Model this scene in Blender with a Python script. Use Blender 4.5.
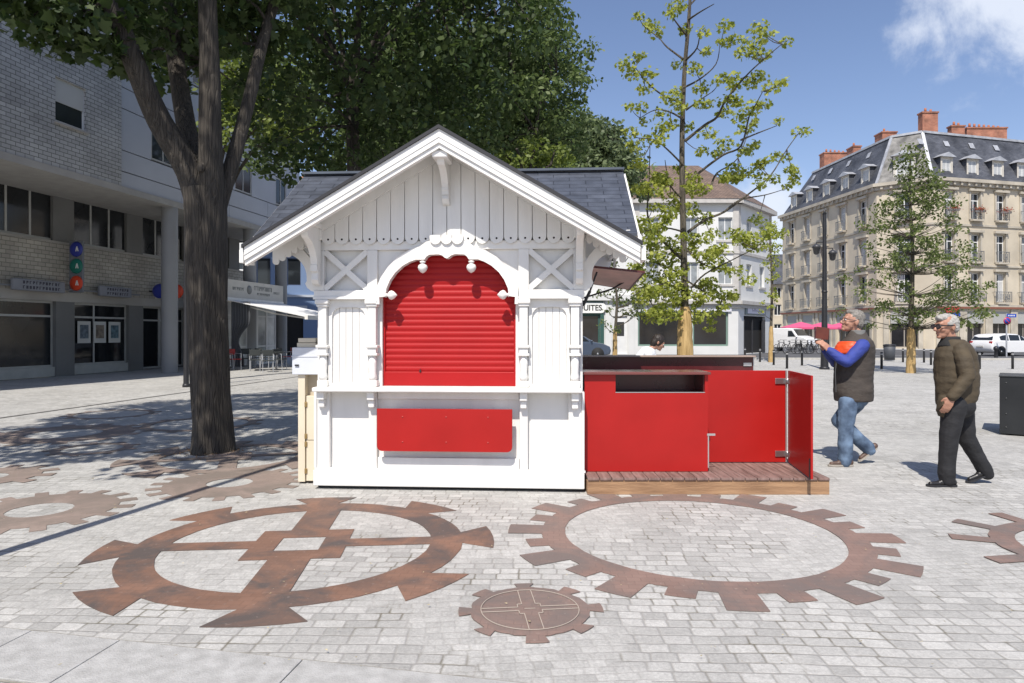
import bpy, bmesh, math, random
import numpy as np
from mathutils import Vector, Matrix, noise
from mathutils.geometry import tessellate_polygon
PI = math.pi
R = math.radians
for o in list(bpy.data.objects): bpy.data.objects.remove(o)
scene = bpy.context.scene
COL = scene.collection
# ------------------------------------------------------------------ camera
EYE, FPX, HOR = 1.52, 683.0, 333.0
cd = bpy.data.cameras.new('camera'); cam = bpy.data.objects.new('camera', cd); COL.objects.link(cam)
cam.location = (0, 0, EYE); cam.rotation_euler = (R(90), 0, 0)
cd.sensor_width = 36; cd.lens = FPX / 1024 * 36
cd.shift_y = (HOR - 341.5) / 1024
cd.clip_start = .05; cd.clip_end = 3000
scene.camera = cam
# ------------------------------------------------------------------ sun, sky, exposure
SUN_EL, SUN_AZ = R(54), R(15.5)          # shadows travel away from the viewer, a little to the right
SH = Vector((math.sin(SUN_AZ), math.cos(SUN_AZ), 0))
sd = bpy.data.lights.new('sun', 'SUN'); sun = bpy.data.objects.new('sun', sd); COL.objects.link(sun)
sd.energy = 4.4; sd.angle = R(.55); sd.color = (1, .945, .865)
trav = Vector((SH.x * math.cos(SUN_EL), SH.y * math.cos(SUN_EL), -math.sin(SUN_EL)))
sun.rotation_euler = trav.to_track_quat('-Z', 'Y').to_euler()
world = bpy.data.worlds.new('World'); scene.world = world; world.use_nodes = True
wt = world.node_tree; wt.nodes.clear()
def wn(t, **k):
    n = wt.nodes.new(t)
    for a, b in k.items(): setattr(n, a, b)
    return n
sky = wn('ShaderNodeTexSky', sky_type='NISHITA', sun_disc=False)
sky.sun_elevation = SUN_EL; sky.sun_rotation = math.atan2(-trav.x, -trav.y); sky.air_density = 1.0; sky.dust_density = .6; sky.ozone_density = 1.6
bg = wn('ShaderNodeBackground'); bg.inputs[1].default_value = .098
out = wn('ShaderNodeOutputWorld')
tc = wn('ShaderNodeTexCoord')
def wmath(op, a, b=None):
    n = wn('ShaderNodeMath', operation=op)
    for i, s in enumerate((a, b)):
        if s is None: continue
        if isinstance(s, (int, float)): n.inputs[i].default_value = s
        else: wt.links.new(s, n.inputs[i])
    return n.outputs[0]
nz = wn('ShaderNodeTexNoise'); nz.inputs['Scale'].default_value = 7; nz.inputs['Detail'].default_value = 9; nz.inputs['Roughness'].default_value = .62; nz.inputs['Distortion'].default_value = .3
wt.links.new(tc.outputs['Generated'], nz.inputs['Vector'])
def skydir(px, py): return Vector(((px - 512) / FPX, 1, (HOR - py) / FPX)).normalized()
blobs = [(1005, -12, .075, 1.0), (1040, -5, .09, 1.0), (1020, -60, .11, 1.0), (925, 28, .045, .40), (1090, -50, .16, 1.0), (772, 215, .07, .85), (760, 268, .10, .8), (640, 300, .16, .75), (180, 230, .18, .7), (1200, 200, .2, .6), (-200, 100, .2, .7), (300, 270, .12, .85)]
acc = None
for px, py, r, w in blobs:
    d = skydir(px, py)
    vm = wn('ShaderNodeVectorMath', operation='DISTANCE'); wt.links.new(tc.outputs['Generated'], vm.inputs[0]); vm.inputs[1].default_value = d
    q = wmath('MULTIPLY', wmath('SUBTRACT', 1.0, wmath('DIVIDE', vm.outputs['Value'], r)), w)
    acc = q if acc is None else wmath('MAXIMUM', acc, q)
acc = wmath('ADD', wmath('MULTIPLY', wmath('MAXIMUM', acc, -.4), 1.0), wmath('MULTIPLY', wmath('SUBTRACT', nz.outputs['Fac'], .5), 2.6))
mr = wn('ShaderNodeMapRange', interpolation_type='SMOOTHSTEP'); wt.links.new(acc, mr.inputs['Value'])
mr.inputs['From Min'].default_value = .02; mr.inputs['From Max'].default_value = .75; mr.inputs['To Max'].default_value = .88
mx = wn('ShaderNodeMix', data_type='RGBA'); wt.links.new(mr.outputs[0], mx.inputs[0]); tn = wn('ShaderNodeVectorMath', operation='MULTIPLY'); wt.links.new(sky.outputs[0], tn.inputs[0]); tn.inputs[1].default_value = (1.16, 1.10, 1.18); wt.links.new(tn.outputs[0], mx.inputs[6]); mx.inputs[7].default_value = (6.8, 7.3, 8.3, 1)
wt.links.new(mx.outputs[2], bg.inputs[0]); wt.links.new(bg.outputs[0], out.inputs[0])
scene.view_settings.view_transform = 'Standard'; scene.view_settings.look = 'None'
scene.view_settings.exposure = .35; scene.view_settings.gamma = 1; scene.view_settings.use_curve_mapping = False
scene.cycles.max_bounces = 6; scene.cycles.transparent_max_bounces = 6

# ------------------------------------------------------------------ helpers
def G(px, py, z=0.0):
    D = (EYE - z) * FPX / (py - HOR); return Vector(((px - 512) * D / FPX, D, z))
def P(px, py, D): return Vector(((px - 512) * D / FPX, D, EYE + (HOR - py) * D / FPX))
MATS = {}
def mat(name, col, rough=.7, metal=0, var=0, vscale=3.0, bump=0, bscale=20.0, trans=0, coat=0, island=0, spec=None, stretch=None, col2=None):
    """procedural principled material with large-scale tint variation and fine bump"""
    if name in MATS: return MATS[name]
    m = bpy.data.materials.new(name); m.use_nodes = True; t = m.node_tree; b = t.nodes['Principled BSDF']
    b.inputs['Base Color'].default_value = (*col, 1); b.inputs['Roughness'].default_value = rough; b.inputs['Metallic'].default_value = metal
    if coat: b.inputs['Coat Weight'].default_value = coat; b.inputs['Coat Roughness'].default_value = .08
    if spec is not None: b.inputs['Specular IOR Level'].default_value = spec
    tcn = t.nodes.new('ShaderNodeTexCoord'); src = tcn.outputs['Object']
    if stretch:
        mp = t.nodes.new('ShaderNodeMapping'); mp.inputs['Scale'].default_value = stretch; t.links.new(src, mp.inputs[0]); src = mp.outputs[0]
    if var:
        n = t.nodes.new('ShaderNodeTexNoise'); n.inputs['Scale'].default_value = vscale; n.inputs['Detail'].default_value = 6; t.links.new(src, n.inputs['Vector'])
        r = t.nodes.new('ShaderNodeMapRange'); r.inputs[1].default_value = .3; r.inputs[2].default_value = .7; t.links.new(n.outputs['Fac'], r.inputs[0])
        x = t.nodes.new('ShaderNodeMix'); x.data_type = 'RGBA'; t.links.new(r.outputs[0], x.inputs[0])
        x.inputs[6].default_value = (*[c * (1 - var) for c in col], 1)
        x.inputs[7].default_value = (*(col2 if col2 else [min(1, c * (1 + var)) for c in col]), 1)
        t.links.new(x.outputs[2], b.inputs['Base Color'])
        rr = t.nodes.new('ShaderNodeMapRange'); rr.inputs[3].default_value = max(.03, rough - .08); rr.inputs[4].default_value = min(1, rough + .08); t.links.new(n.outputs['Fac'], rr.inputs[0]); t.links.new(rr.outputs[0], b.inputs['Roughness'])
    if bump:
        n2 = t.nodes.new('ShaderNodeTexNoise'); n2.inputs['Scale'].default_value = bscale; n2.inputs['Detail'].default_value = 5; t.links.new(src, n2.inputs['Vector'])
        bp = t.nodes.new('ShaderNodeBump'); bp.inputs['Strength'].default_value = bump; bp.inputs['Distance'].default_value = .01; t.links.new(n2.outputs['Fac'], bp.inputs['Height']); t.links.new(bp.outputs[0], b.inputs['Normal'])
    MATS[name] = m; return m
def leafmat(name, c1, c2, trans=.35):
    m = bpy.data.materials.new(name); m.use_nodes = True; t = m.node_tree; b = t.nodes['Principled BSDF']
    g = t.nodes.new('ShaderNodeNewGeometry'); x = t.nodes.new('ShaderNodeMix'); x.data_type = 'RGBA'
    t.links.new(g.outputs['Random Per Island'], x.inputs[0]); x.inputs[6].default_value = (*c1, 1); x.inputs[7].default_value = (*c2, 1)
    t.links.new(x.outputs[2], b.inputs['Base Color']); b.inputs['Roughness'].default_value = .55; b.inputs['Specular IOR Level'].default_value = .3
    tr = t.nodes.new('ShaderNodeBsdfTranslucent'); ms = t.nodes.new('ShaderNodeMixShader'); ms.inputs[0].default_value = trans
    hs = t.nodes.new('ShaderNodeHueSaturation'); hs.inputs['Value'].default_value = 1.6; hs.inputs['Saturation'].default_value = 1.1; t.links.new(x.outputs[2], hs.inputs['Color']); t.links.new(hs.outputs[0], tr.inputs[0])
    t.links.new(b.outputs[0], ms.inputs[1]); t.links.new(tr.outputs[0], ms.inputs[2]); t.links.new(ms.outputs[0], t.nodes['Material Output'].inputs[0])
    return m
def brickmat(name, c1, c2, mortar, bw, rh, ms=.008, rough=.7, bump=.4, offset=.5, noise_amt=.25, uv=True, distort=0, squash=1, rot=0, nscale=1.2, rough_mortar=None):
    m = bpy.data.materials.new(name); m.use_nodes = True; t = m.node_tree; b = t.nodes['Principled BSDF']; L = t.links.new
    tcn = t.nodes.new('ShaderNodeTexCoord'); src = tcn.outputs['UV' if uv else 'Object']
    if rot:
        mp = t.nodes.new('ShaderNodeMapping'); mp.inputs['Rotation'].default_value = (0, 0, rot); L(src, mp.inputs[0]); src = mp.outputs[0]
    if distort:
        dn = t.nodes.new('ShaderNodeTexNoise'); dn.inputs['Scale'].default_value = 4.5; dn.inputs['Detail'].default_value = 3; L(src, dn.inputs['Vector'])
        s1 = t.nodes.new('ShaderNodeVectorMath'); s1.operation = 'SUBTRACT'; L(dn.outputs['Color'], s1.inputs[0]); s1.inputs[1].default_value = (.5, .5, .5)
        s2 = t.nodes.new('ShaderNodeVectorMath'); s2.operation = 'SCALE'; L(s1.outputs[0], s2.inputs[0]); s2.inputs['Scale'].default_value = distort
        s3 = t.nodes.new('ShaderNodeVectorMath'); s3.operation = 'ADD'; L(src, s3.inputs[0]); L(s2.outputs[0], s3.inputs[1]); src = s3.outputs[0]
    br = t.nodes.new('ShaderNodeTexBrick'); L(src, br.inputs['Vector']); br.offset = offset
    br.inputs['Color1'].default_value = (*c1, 1); br.inputs['Color2'].default_value = (*c2, 1); br.inputs['Mortar'].default_value = (*mortar, 1)
    br.inputs['Scale'].default_value = 1; br.inputs['Brick Width'].default_value = bw; br.inputs['Row Height'].default_value = rh; br.inputs['Mortar Size'].default_value = ms; br.inputs['Mortar Smooth'].default_value = .3
    n = t.nodes.new('ShaderNodeTexNoise'); n.inputs['Scale'].default_value = nscale; n.inputs['Detail'].default_value = 8; L(src, n.inputs['Vector'])
    r = t.nodes.new('ShaderNodeMapRange'); r.inputs[1].default_value = .3; r.inputs[2].default_value = .7; r.inputs[3].default_value = 1 - noise_amt; r.inputs[4].default_value = 1 + noise_amt * .6; L(n.outputs['Fac'], r.inputs[0])
    v = t.nodes.new('ShaderNodeVectorMath'); v.operation = 'SCALE'; L(br.outputs['Color'], v.inputs[0]); L(r.outputs[0], v.inputs['Scale']); L(v.outputs[0], b.inputs['Base Color'])
    b.inputs['Roughness'].default_value = rough
    if bump:
        bp = t.nodes.new('ShaderNodeBump'); bp.inputs['Strength'].default_value = bump; bp.inputs['Distance'].default_value = .01; bp.invert = True; L(br.outputs['Fac'], bp.inputs['Height']); L(bp.outputs[0], b.inputs['Normal'])
    return m

class MB:
    def __init__(s, M=None): s.v = []; s.f = []; s.sm = []; s.M = M or Matrix()
    def add(s, vs, fs, smooth=False):
        o = len(s.v); s.v += [s.M @ Vector(p) for p in vs]; s.f += [tuple(i + o for i in f) for f in fs]; s.sm += [smooth] * len(fs); return s
    def box(s, a, b):
        x0, y0, z0 = [min(p, q) for p, q in zip(a, b)]; x1, y1, z1 = [max(p, q) for p, q in zip(a, b)]
        return s.add([(x0,y0,z0),(x1,y0,z0),(x1,y1,z0),(x0,y1,z0),(x0,y0,z1),(x1,y0,z1),(x1,y1,z1),(x0,y1,z1)],
                     [(0,3,2,1),(4,5,6,7),(0,1,5,4),(1,2,6,5),(2,3,7,6),(3,0,4,7)])
    def cbox(s, a, b, c=.006):
        """box with small chamfers on the vertical and front edges"""
        x0, y0, z0 = [min(p, q) for p, q in zip(a, b)]; x1, y1, z1 = [max(p, q) for p, q in zip(a, b)]
        bm = bmesh.new(); bmesh.ops.create_cube(bm, size=1)
        for v in bm.verts: v.co = Vector((x0 if v.co.x < 0 else x1, y0 if v.co.y < 0 else y1, z0 if v.co.z < 0 else z1))
        bmesh.ops.bevel(bm, geom=list(bm.edges), offset=c, segments=2, affect='EDGES', profile=.5)
        s.bm(bm); return s
    def bm(s, bm, smooth=False):
        bm.verts.index_update(); s.add([v.co.copy() for v in bm.verts], [[v.index for v in f.verts] for f in bm.faces], smooth); bm.free(); return s
    def bar(s, p, q, w, h=None, up=(0, 0, 1)):
        p, q = Vector(p), Vector(q); h = h or w; d = (q - p).normalized(); upv = Vector(up)
        if abs(d.dot(upv)) > .98: upv = Vector((0, 1, 0))
        x = d.cross(upv).normalized() * w / 2; y = x.cross(d).normalized() * h / 2
        vs = [e + a * x + b * y for e in (p, q) for a, b in ((-1, -1), (1, -1), (1, 1), (-1, 1))]
        return s.add(vs, [(0,1,2,3),(7,6,5,4),(0,4,5,1),(1,5,6,2),(2,6,7,3),(3,7,4,0)])
    def tube(s, pts, rad, n=8, cap=True, smooth=True, wob=0, seed=0):
        pts = [Vector(p) for p in pts]
        if not hasattr(rad, '__len__'): rad = [rad] * len(pts)
        vs = []; prev = None
        for i, p in enumerate(pts):
            d = (pts[min(i + 1, len(pts) - 1)] - pts[max(i - 1, 0)]).normalized()
            x = (Vector((1, 0, 0)) if prev is None and abs(d.x) < .9 else (Vector((0, 1, 0)) if prev is None else prev))
            x = (x - d * x.dot(d)).normalized(); prev = x; y = d.cross(x)
            for k in range(n):
                a = 2 * PI * k / n; dr = x * math.cos(a) + y * math.sin(a); r = rad[i]
                if wob: r *= 1 + wob * noise.noise(Vector((math.cos(a) * 2.2 + seed, math.sin(a) * 2.2, (p.x + p.y + p.z) * .9)))
                vs.append(p + dr * r)
        fs = [(i*n+k, i*n+(k+1)%n, (i+1)*n+(k+1)%n, (i+1)*n+k) for i in range(len(pts)-1) for k in range(n)]
        s.add(vs, fs, smooth)
        if cap: s.add(vs[:n], [tuple(range(n))[::-1]]); s.add(vs[-n:], [tuple(range(n))])
        return s
    def lathe(s, prof, c=(0, 0, 0), axis='z', n=16, smooth=True):
        c = Vector(c); vs = []
        for r, h in prof:
            for k in range(n):
                a = 2 * PI * k / n; p = (r * math.cos(a), r * math.sin(a), h)
                if axis == 'x': p = (p[2], p[0], p[1])
                if axis == 'y': p = (p[0], p[2], p[1])
                vs.append(c + Vector(p))
        m = len(prof)
        return s.add(vs, [(i*n+k, i*n+(k+1)%n, (i+1)*n+(k+1)%n, (i+1)*n+k) for i in range(m-1) for k in range(n)] + [tuple(range(n))[::-1], tuple(range((m-1)*n, m*n))], smooth)
    def ell(s, c, r, n=14, m=9, rot=None):
        vs = []; c = Vector(c); rot = rot or Matrix.Identity(3)
        for i in range(1, m):
            t = PI * i / m
            for k in range(n):
                a = 2 * PI * k / n; vs.append(c + rot @ Vector((r[0]*math.sin(t)*math.cos(a), r[1]*math.sin(t)*math.sin(a), r[2]*math.cos(t))))
        vs += [c + rot @ Vector((0, 0, r[2])), c + rot @ Vector((0, 0, -r[2]))]; q = len(vs)
        fs = [((i+1)*n+k, (i+1)*n+(k+1)%n, i*n+(k+1)%n, i*n+k) for i in range(m-2) for k in range(n)]
        fs += [(k, (k+1)%n, q-2) for k in range(n)] + [((m-2)*n+(k+1)%n, (m-2)*n+k, q-1) for k in range(n)]
        return s.add(vs, fs, True)
    def caps(s, p, q, r0, r1, n=10, flat=None):
        """tapered capsule"""
        p, q = Vector(p), Vector(q); d = (q - p).normalized(); pts = []; rr = []
        for a in (75, 50, 25): pts.append(p - d * r0 * math.sin(R(a))); rr.append(r0 * math.cos(R(a)))
        pts += [p, (p + q) / 2, q]; rr += [r0, (r0 + r1) / 2, r1]
        for a in (25, 50, 75): pts.append(q + d * r1 * math.sin(R(a))); rr.append(r1 * math.cos(R(a)))
        return s.tube(pts, rr, n)
    def loft(s, rings, n=18, smooth=True):
        """rings: (cx,cy,z,rx,ry[,rot])"""
        vs = []
        for r in rings:
            a0 = r[5] if len(r) > 5 else 0
            for k in range(n):
                a = 2*PI*k/n; x, y = r[3]*math.cos(a), r[4]*math.sin(a); vs.append((r[0]+x*math.cos(a0)-y*math.sin(a0), r[1]+x*math.sin(a0)+y*math.cos(a0), r[2]))
        m = len(rings)
        return s.add(vs, [(i*n+k, i*n+(k+1)%n, (i+1)*n+(k+1)%n, (i+1)*n+k) for i in range(m-1) for k in range(n)] + [tuple(range(n))[::-1], tuple(range((m-1)*n, m*n))], smooth)
    def extr(s, outer, t0, t1, holes=(), plane='xz'):
        """extrude a 2D polygon (with holes) between t0 and t1 along the third axis"""
        def m3(p, t):
            if plane == 'xz': return (p[0], t, p[1])
            if plane == 'yz': return (t, p[0], p[1])
            return (p[0], p[1], t)
        loops = [list(outer)] + [list(h) for h in holes]
        flat = [p for l in loops for p in l]
        tris = tessellate_polygon([[Vector((p[0], p[1], 0)) for p in l] for l in loops])
        N = len(flat); vs = [m3(p, t0) for p in flat] + [m3(p, t1) for p in flat]
        fs = [tuple(t) for t in tris] + [tuple(i + N for i in reversed(t)) for t in tris]; o = 0
        for l in loops:
            n = len(l)
            for k in range(n): fs.append((o+k, o+(k+1)%n, o+(k+1)%n+N, o+k+N))
            o += n
        return s.add(vs, fs)
    def wall(s, u0, u1, z0, z1, ops, depth=.25, y=0.0):
        """wall front sheet at local y with rectangular openings and reveals"""
        us = sorted({u0, u1, *[min(max(c, u0), u1) for o in ops for c in o[:2]]}); zs = sorted({z0, z1, *[min(max(c, z0), z1) for o in ops for c in o[2:]]})
        for i in range(len(us)-1):
            for j in range(len(zs)-1):
                cu, cz = (us[i]+us[i+1])/2, (zs[j]+zs[j+1])/2
                if any(o[0] < cu < o[1] and o[2] < cz < o[3] for o in ops): continue
                s.add([(us[i],y,zs[j]),(us[i+1],y,zs[j]),(us[i+1],y,zs[j+1]),(us[i],y,zs[j+1])], [(0,1,2,3)])
        for a, b, c, d in ops:
            y2 = y + depth
            s.add([(a,y,c),(b,y,c),(b,y,d),(a,y,d),(a,y2,c),(b,y2,c),(b,y2,d),(a,y2,d)], [(0,4,5,1),(1,5,6,2),(2,6,7,3),(3,7,4,0)])
        return s
    def build(s, name, m, parent=None, world=False, loc=None, uv=True, bev=0):
        me = bpy.data.meshes.new(name)
        vs = s.v
        if world and parent is not None:
            q = parent
            while q.name not in INV: q = q.parent
            inv = INV[q.name]; vs = [inv @ p for p in vs]
        if loc is not None: vs = [p - Vector(loc) for p in vs]
        me.from_pydata([tuple(p) for p in vs], [], s.f); me.validate(verbose=False)
        bm = bmesh.new(); bm.from_mesh(me); 
        if bev: 
            es = [e for e in bm.edges if len(e.link_faces) == 2 and e.calc_face_angle(0) > .6]
            bmesh.ops.bevel(bm, geom=es, offset=bev, segments=2, affect='EDGES', profile=.5, clamp_overlap=True)
        bmesh.ops.recalc_face_normals(bm, faces=bm.faces)
        if uv:
            ul = bm.loops.layers.uv.new('UVMap')
            for f in bm.faces:
                n = f.normal
                if abs(n.z) > .9:
                    for l in f.loops: l[ul].uv = (l.vert.co.x, l.vert.co.y)
                else:
                    t = Vector((-n.y, n.x, 0)).normalized(); w = n.cross(t)
                    for l in f.loops: l[ul].uv = (l.vert.co.dot(t), l.vert.co.dot(w) * (1 if w.z > 0 else -1))
        bm.to_mesh(me); bm.free()
        if not bev and len(me.polygons) == len(s.sm): me.polygons.foreach_set('use_smooth', s.sm)
        if m is not None: me.materials.append(m)
        o = bpy.data.objects.new(name, me); COL.objects.link(o)
        if loc is not None: o.location = loc
        if parent is not None: o.parent = parent
        return o
INV = {}
def tag(o, label=None, cat=None, group=None, kind=None):
    if label: o['label'] = label
    if cat: o['category'] = cat
    if group: o['group'] = group
    if kind: o['kind'] = kind
    return o
def thing(name, label, cat, loc=(0, 0, 0), rz=0, group=None):
    o = bpy.data.objects.new(name, None); COL.objects.link(o); o.location = loc; o.rotation_euler = (0, 0, rz); o.empty_display_size = .2
    tag(o, label, cat, group); INV[o.name] = (Matrix.Translation(Vector(loc)) @ Matrix.Rotation(rz, 4, 'Z')).inverted(); return o
def copy_tree(o, parent=None):
    c = o.copy(); COL.objects.link(c); c.parent = parent
    for ch in [x for x in bpy.data.objects if x.parent == o]: copy_tree(ch, c)
    return c
def frame(origin, d):
    """local x along d, local y inward (90 degrees to the left), z up"""
    d = Vector((d[0], d[1], 0)).normalized()
    return Matrix(((d.x, -d.y, 0, origin[0]), (d.y, d.x, 0, origin[1]), (0, 0, 1, origin[2] if len(origin) > 2 else 0), (0, 0, 0, 1)))
def text(s, size, m, parent, loc, rot, name='lettering', depth=.004, bold=0, sx=1):
    c = bpy.data.curves.new(name, 'FONT'); c.body = s; c.size = size; c.extrude = depth; c.align_x = 'CENTER'; c.align_y = 'CENTER'; c.offset = bold
    o0 = bpy.data.objects.new('t', c); COL.objects.link(o0)
    dg = bpy.context.evaluated_depsgraph_get(); me = bpy.data.meshes.new_from_object(o0.evaluated_get(dg)); bpy.data.objects.remove(o0)
    me.materials.clear(); me.materials.append(m); o = bpy.data.objects.new(name, me); COL.objects.link(o); o.parent = parent; o.location = loc; o.rotation_euler = rot; o.scale = (sx, 1, 1); return o
def remesh(mb, name, m, parent, vox=.012, smooth=4, wrinkle=0, wscale=8.0, seed=0, world=True):
    """voxel-merge the overlapping shapes of mb into ONE continuous surface"""
    o = mb.build(name, m, None, uv=False); md = o.modifiers.new('r', 'REMESH'); md.mode = 'VOXEL'; md.voxel_size = vox
    sm = o.modifiers.new('s', 'SMOOTH'); sm.factor = .5; sm.iterations = smooth
    dg = bpy.context.evaluated_depsgraph_get(); me = bpy.data.meshes.new_from_object(o.evaluated_get(dg)); bpy.data.objects.remove(o)
    inv = INV[parent.name] if world else Matrix()
    ns = [v.normal.copy() for v in me.vertices]
    for v, n in zip(me.vertices, ns):
        p = v.co.copy()
        if wrinkle: p += n * wrinkle * (noise.noise(p * wscale + Vector((seed, 0, 0))) + .6 * noise.noise(Vector((p.x * wscale * .7, p.y * wscale * .7, p.z * wscale * 2.6 + seed))))
        v.co = inv @ p
    me.polygons.foreach_set('use_smooth', [True] * len(me.polygons)); me.materials.clear(); me.materials.append(m); me.name = name
    q = bpy.data.objects.new(name, me); COL.objects.link(q); q.parent = parent; return q
# ------------------------------------------------------------------ materials
def ground_mat():
    """irregular granite setts in rows (jittered cells), with patches of much smaller setts, speckle and stains"""
    m = bpy.data.materials.new('granite_setts'); m.use_nodes = True; t = m.node_tree; L = t.links.new; b = t.nodes['Principled BSDF']; b.inputs['Roughness'].default_value = .82
    N = t.nodes.new; tcn = N('ShaderNodeTexCoord'); co = tcn.outputs['Object']
    def mth(op, a, c=None, d=None):
        n = N('ShaderNodeMath'); n.operation = op
        for i, s in enumerate((a, c, d)):
            if s is None: continue
            if isinstance(s, (int, float)): n.inputs[i].default_value = s
            else: L(s, n.inputs[i])
        return n.outputs[0]
    def noise_(scale, detail=4, rough=.6, src=co):
        n = N('ShaderNodeTexNoise'); n.inputs['Scale'].default_value = scale; n.inputs['Detail'].default_value = detail; n.inputs['Roughness'].default_value = rough; L(src, n.inputs['Vector']); return n
    def mapr(v, a, c, d=0.0, e=1.0):
        n = N('ShaderNodeMapRange'); n.inputs[1].default_value = a; n.inputs[2].default_value = c; n.inputs[3].default_value = d; n.inputs[4].default_value = e; L(v, n.inputs[0]); return n.outputs[0]
    def setts(w, h, warp, rot, gap):
        """running-bond rows: every row has its own offset and stone length, edges wander with noise; returns (stone mask, per-stone random)"""
        mp = N('ShaderNodeMapping'); mp.inputs['Rotation'].default_value = (0, 0, rot); L(co, mp.inputs[0]); src = mp.outputs[0]
        for sc_, am in ((.7, warp * 3), (4.0, warp * .55), (19, warp * .20)):
            wn_ = noise_(sc_, 2); s0 = N('ShaderNodeVectorMath'); s0.operation = 'SUBTRACT'; L(wn_.outputs['Color'], s0.inputs[0]); s0.inputs[1].default_value = (.5, .5, .5); s1 = N('ShaderNodeVectorMath'); s1.operation = 'SCALE'; L(s0.outputs[0], s1.inputs[0]); s1.inputs['Scale'].default_value = am
            ad = N('ShaderNodeVectorMath'); ad.operation = 'ADD'; L(src, ad.inputs[0]); L(s1.outputs[0], ad.inputs[1]); src = ad.outputs[0]
        sp = N('ShaderNodeSeparateXYZ'); L(src, sp.inputs[0]); y = mth('DIVIDE', sp.outputs[1], h); row = mth('FLOOR', y)
        r1 = N('ShaderNodeTexWhiteNoise'); r1.noise_dimensions = '1D'; L(row, r1.inputs['W']); rs_ = N('ShaderNodeSeparateColor'); L(r1.outputs['Color'], rs_.inputs[0])
        wr = mapr(rs_.outputs[0], 0, 1, .82 * w, 1.25 * w); x = mth('ADD', mth('DIVIDE', sp.outputs[0], wr), mth('MULTIPLY', rs_.outputs[1], 7.0)); col = mth('FLOOR', x)
        fx, fy = mth('FRACT', x), mth('FRACT', y); dx = mth('MULTIPLY', mth('MINIMUM', fx, mth('SUBTRACT', 1, fx)), wr); dy = mth('MULTIPLY', mth('MINIMUM', fy, mth('SUBTRACT', 1, fy)), h)
        cb = N('ShaderNodeCombineXYZ'); L(col, cb.inputs[0]); L(row, cb.inputs[1]); r2 = N('ShaderNodeTexWhiteNoise'); r2.noise_dimensions = '2D'; L(cb.outputs[0], r2.inputs['Vector'])
        sm = N('ShaderNodeMath'); sm.operation = 'SMOOTH_MIN'; L(dx, sm.inputs[0]); L(dy, sm.inputs[1]); sm.inputs[2].default_value = .02
        return mapr(sm.outputs[0], gap * .1 - .002, gap), r2.outputs['Value']
    e1, c1 = setts(.135, .094, .036, R(2.5), .0095); e2, c2 = setts(.080, .068, .03, R(-6), .009)
    pm = mapr(noise_(.5, 4).outputs['Fac'], .49, .53); edge = mth('ADD', mth('MULTIPLY', e1, mth('SUBTRACT', 1, pm)), mth('MULTIPLY', mapr(e2, 0, 1, .6, 1), pm)); cell = mth('ADD', mth('MULTIPLY', mapr(c1, 0, 1, .81, 1.11), mth('SUBTRACT', 1, pm)), mth('MULTIPLY', mapr(c2, 0, 1, .88, 1.08), pm))
    spk = mapr(noise_(62, 6, .85).outputs['Fac'], .32, .68, .70, 1.24); spk2 = mapr(noise_(22, 4, .7).outputs['Fac'], .35, .65, .90, 1.07); st = mapr(noise_(1.4, 7, .7).outputs['Fac'], .32, .6, .86, 1.05); big = mapr(noise_(.16, 3).outputs['Fac'], .35, .65, .93, 1.06)
    k = mth('MULTIPLY', mth('MULTIPLY', cell, spk), mth('MULTIPLY', mth('MULTIPLY', st, spk2), big))
    stone = N('ShaderNodeVectorMath'); stone.operation = 'SCALE'; stone.inputs[0].default_value = (.445, .436, .412); L(k, stone.inputs['Scale'])
    jn = N('ShaderNodeMix'); jn.data_type = 'RGBA'; L(mapr(noise_(2.2, 5).outputs['Fac'], .5, .62), jn.inputs[0]); jn.inputs[6].default_value = (.29, .28, .26, 1); jn.inputs[7].default_value = (.13, .115, .08, 1)
    x = N('ShaderNodeMix'); x.data_type = 'RGBA'; L(edge, x.inputs[0]); L(jn.outputs[2], x.inputs[6]); L(stone.outputs[0], x.inputs[7]); L(x.outputs[2], b.inputs['Base Color'])
    hgt = mth('ADD', mth('MULTIPLY', edge, .7), mth('MULTIPLY', spk2, .5)); bp = N('ShaderNodeBump'); bp.inputs['Strength'].default_value = .55; bp.inputs['Distance'].default_value = .012; L(hgt, bp.inputs['Height']); L(bp.outputs[0], b.inputs['Normal'])
    return m
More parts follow.
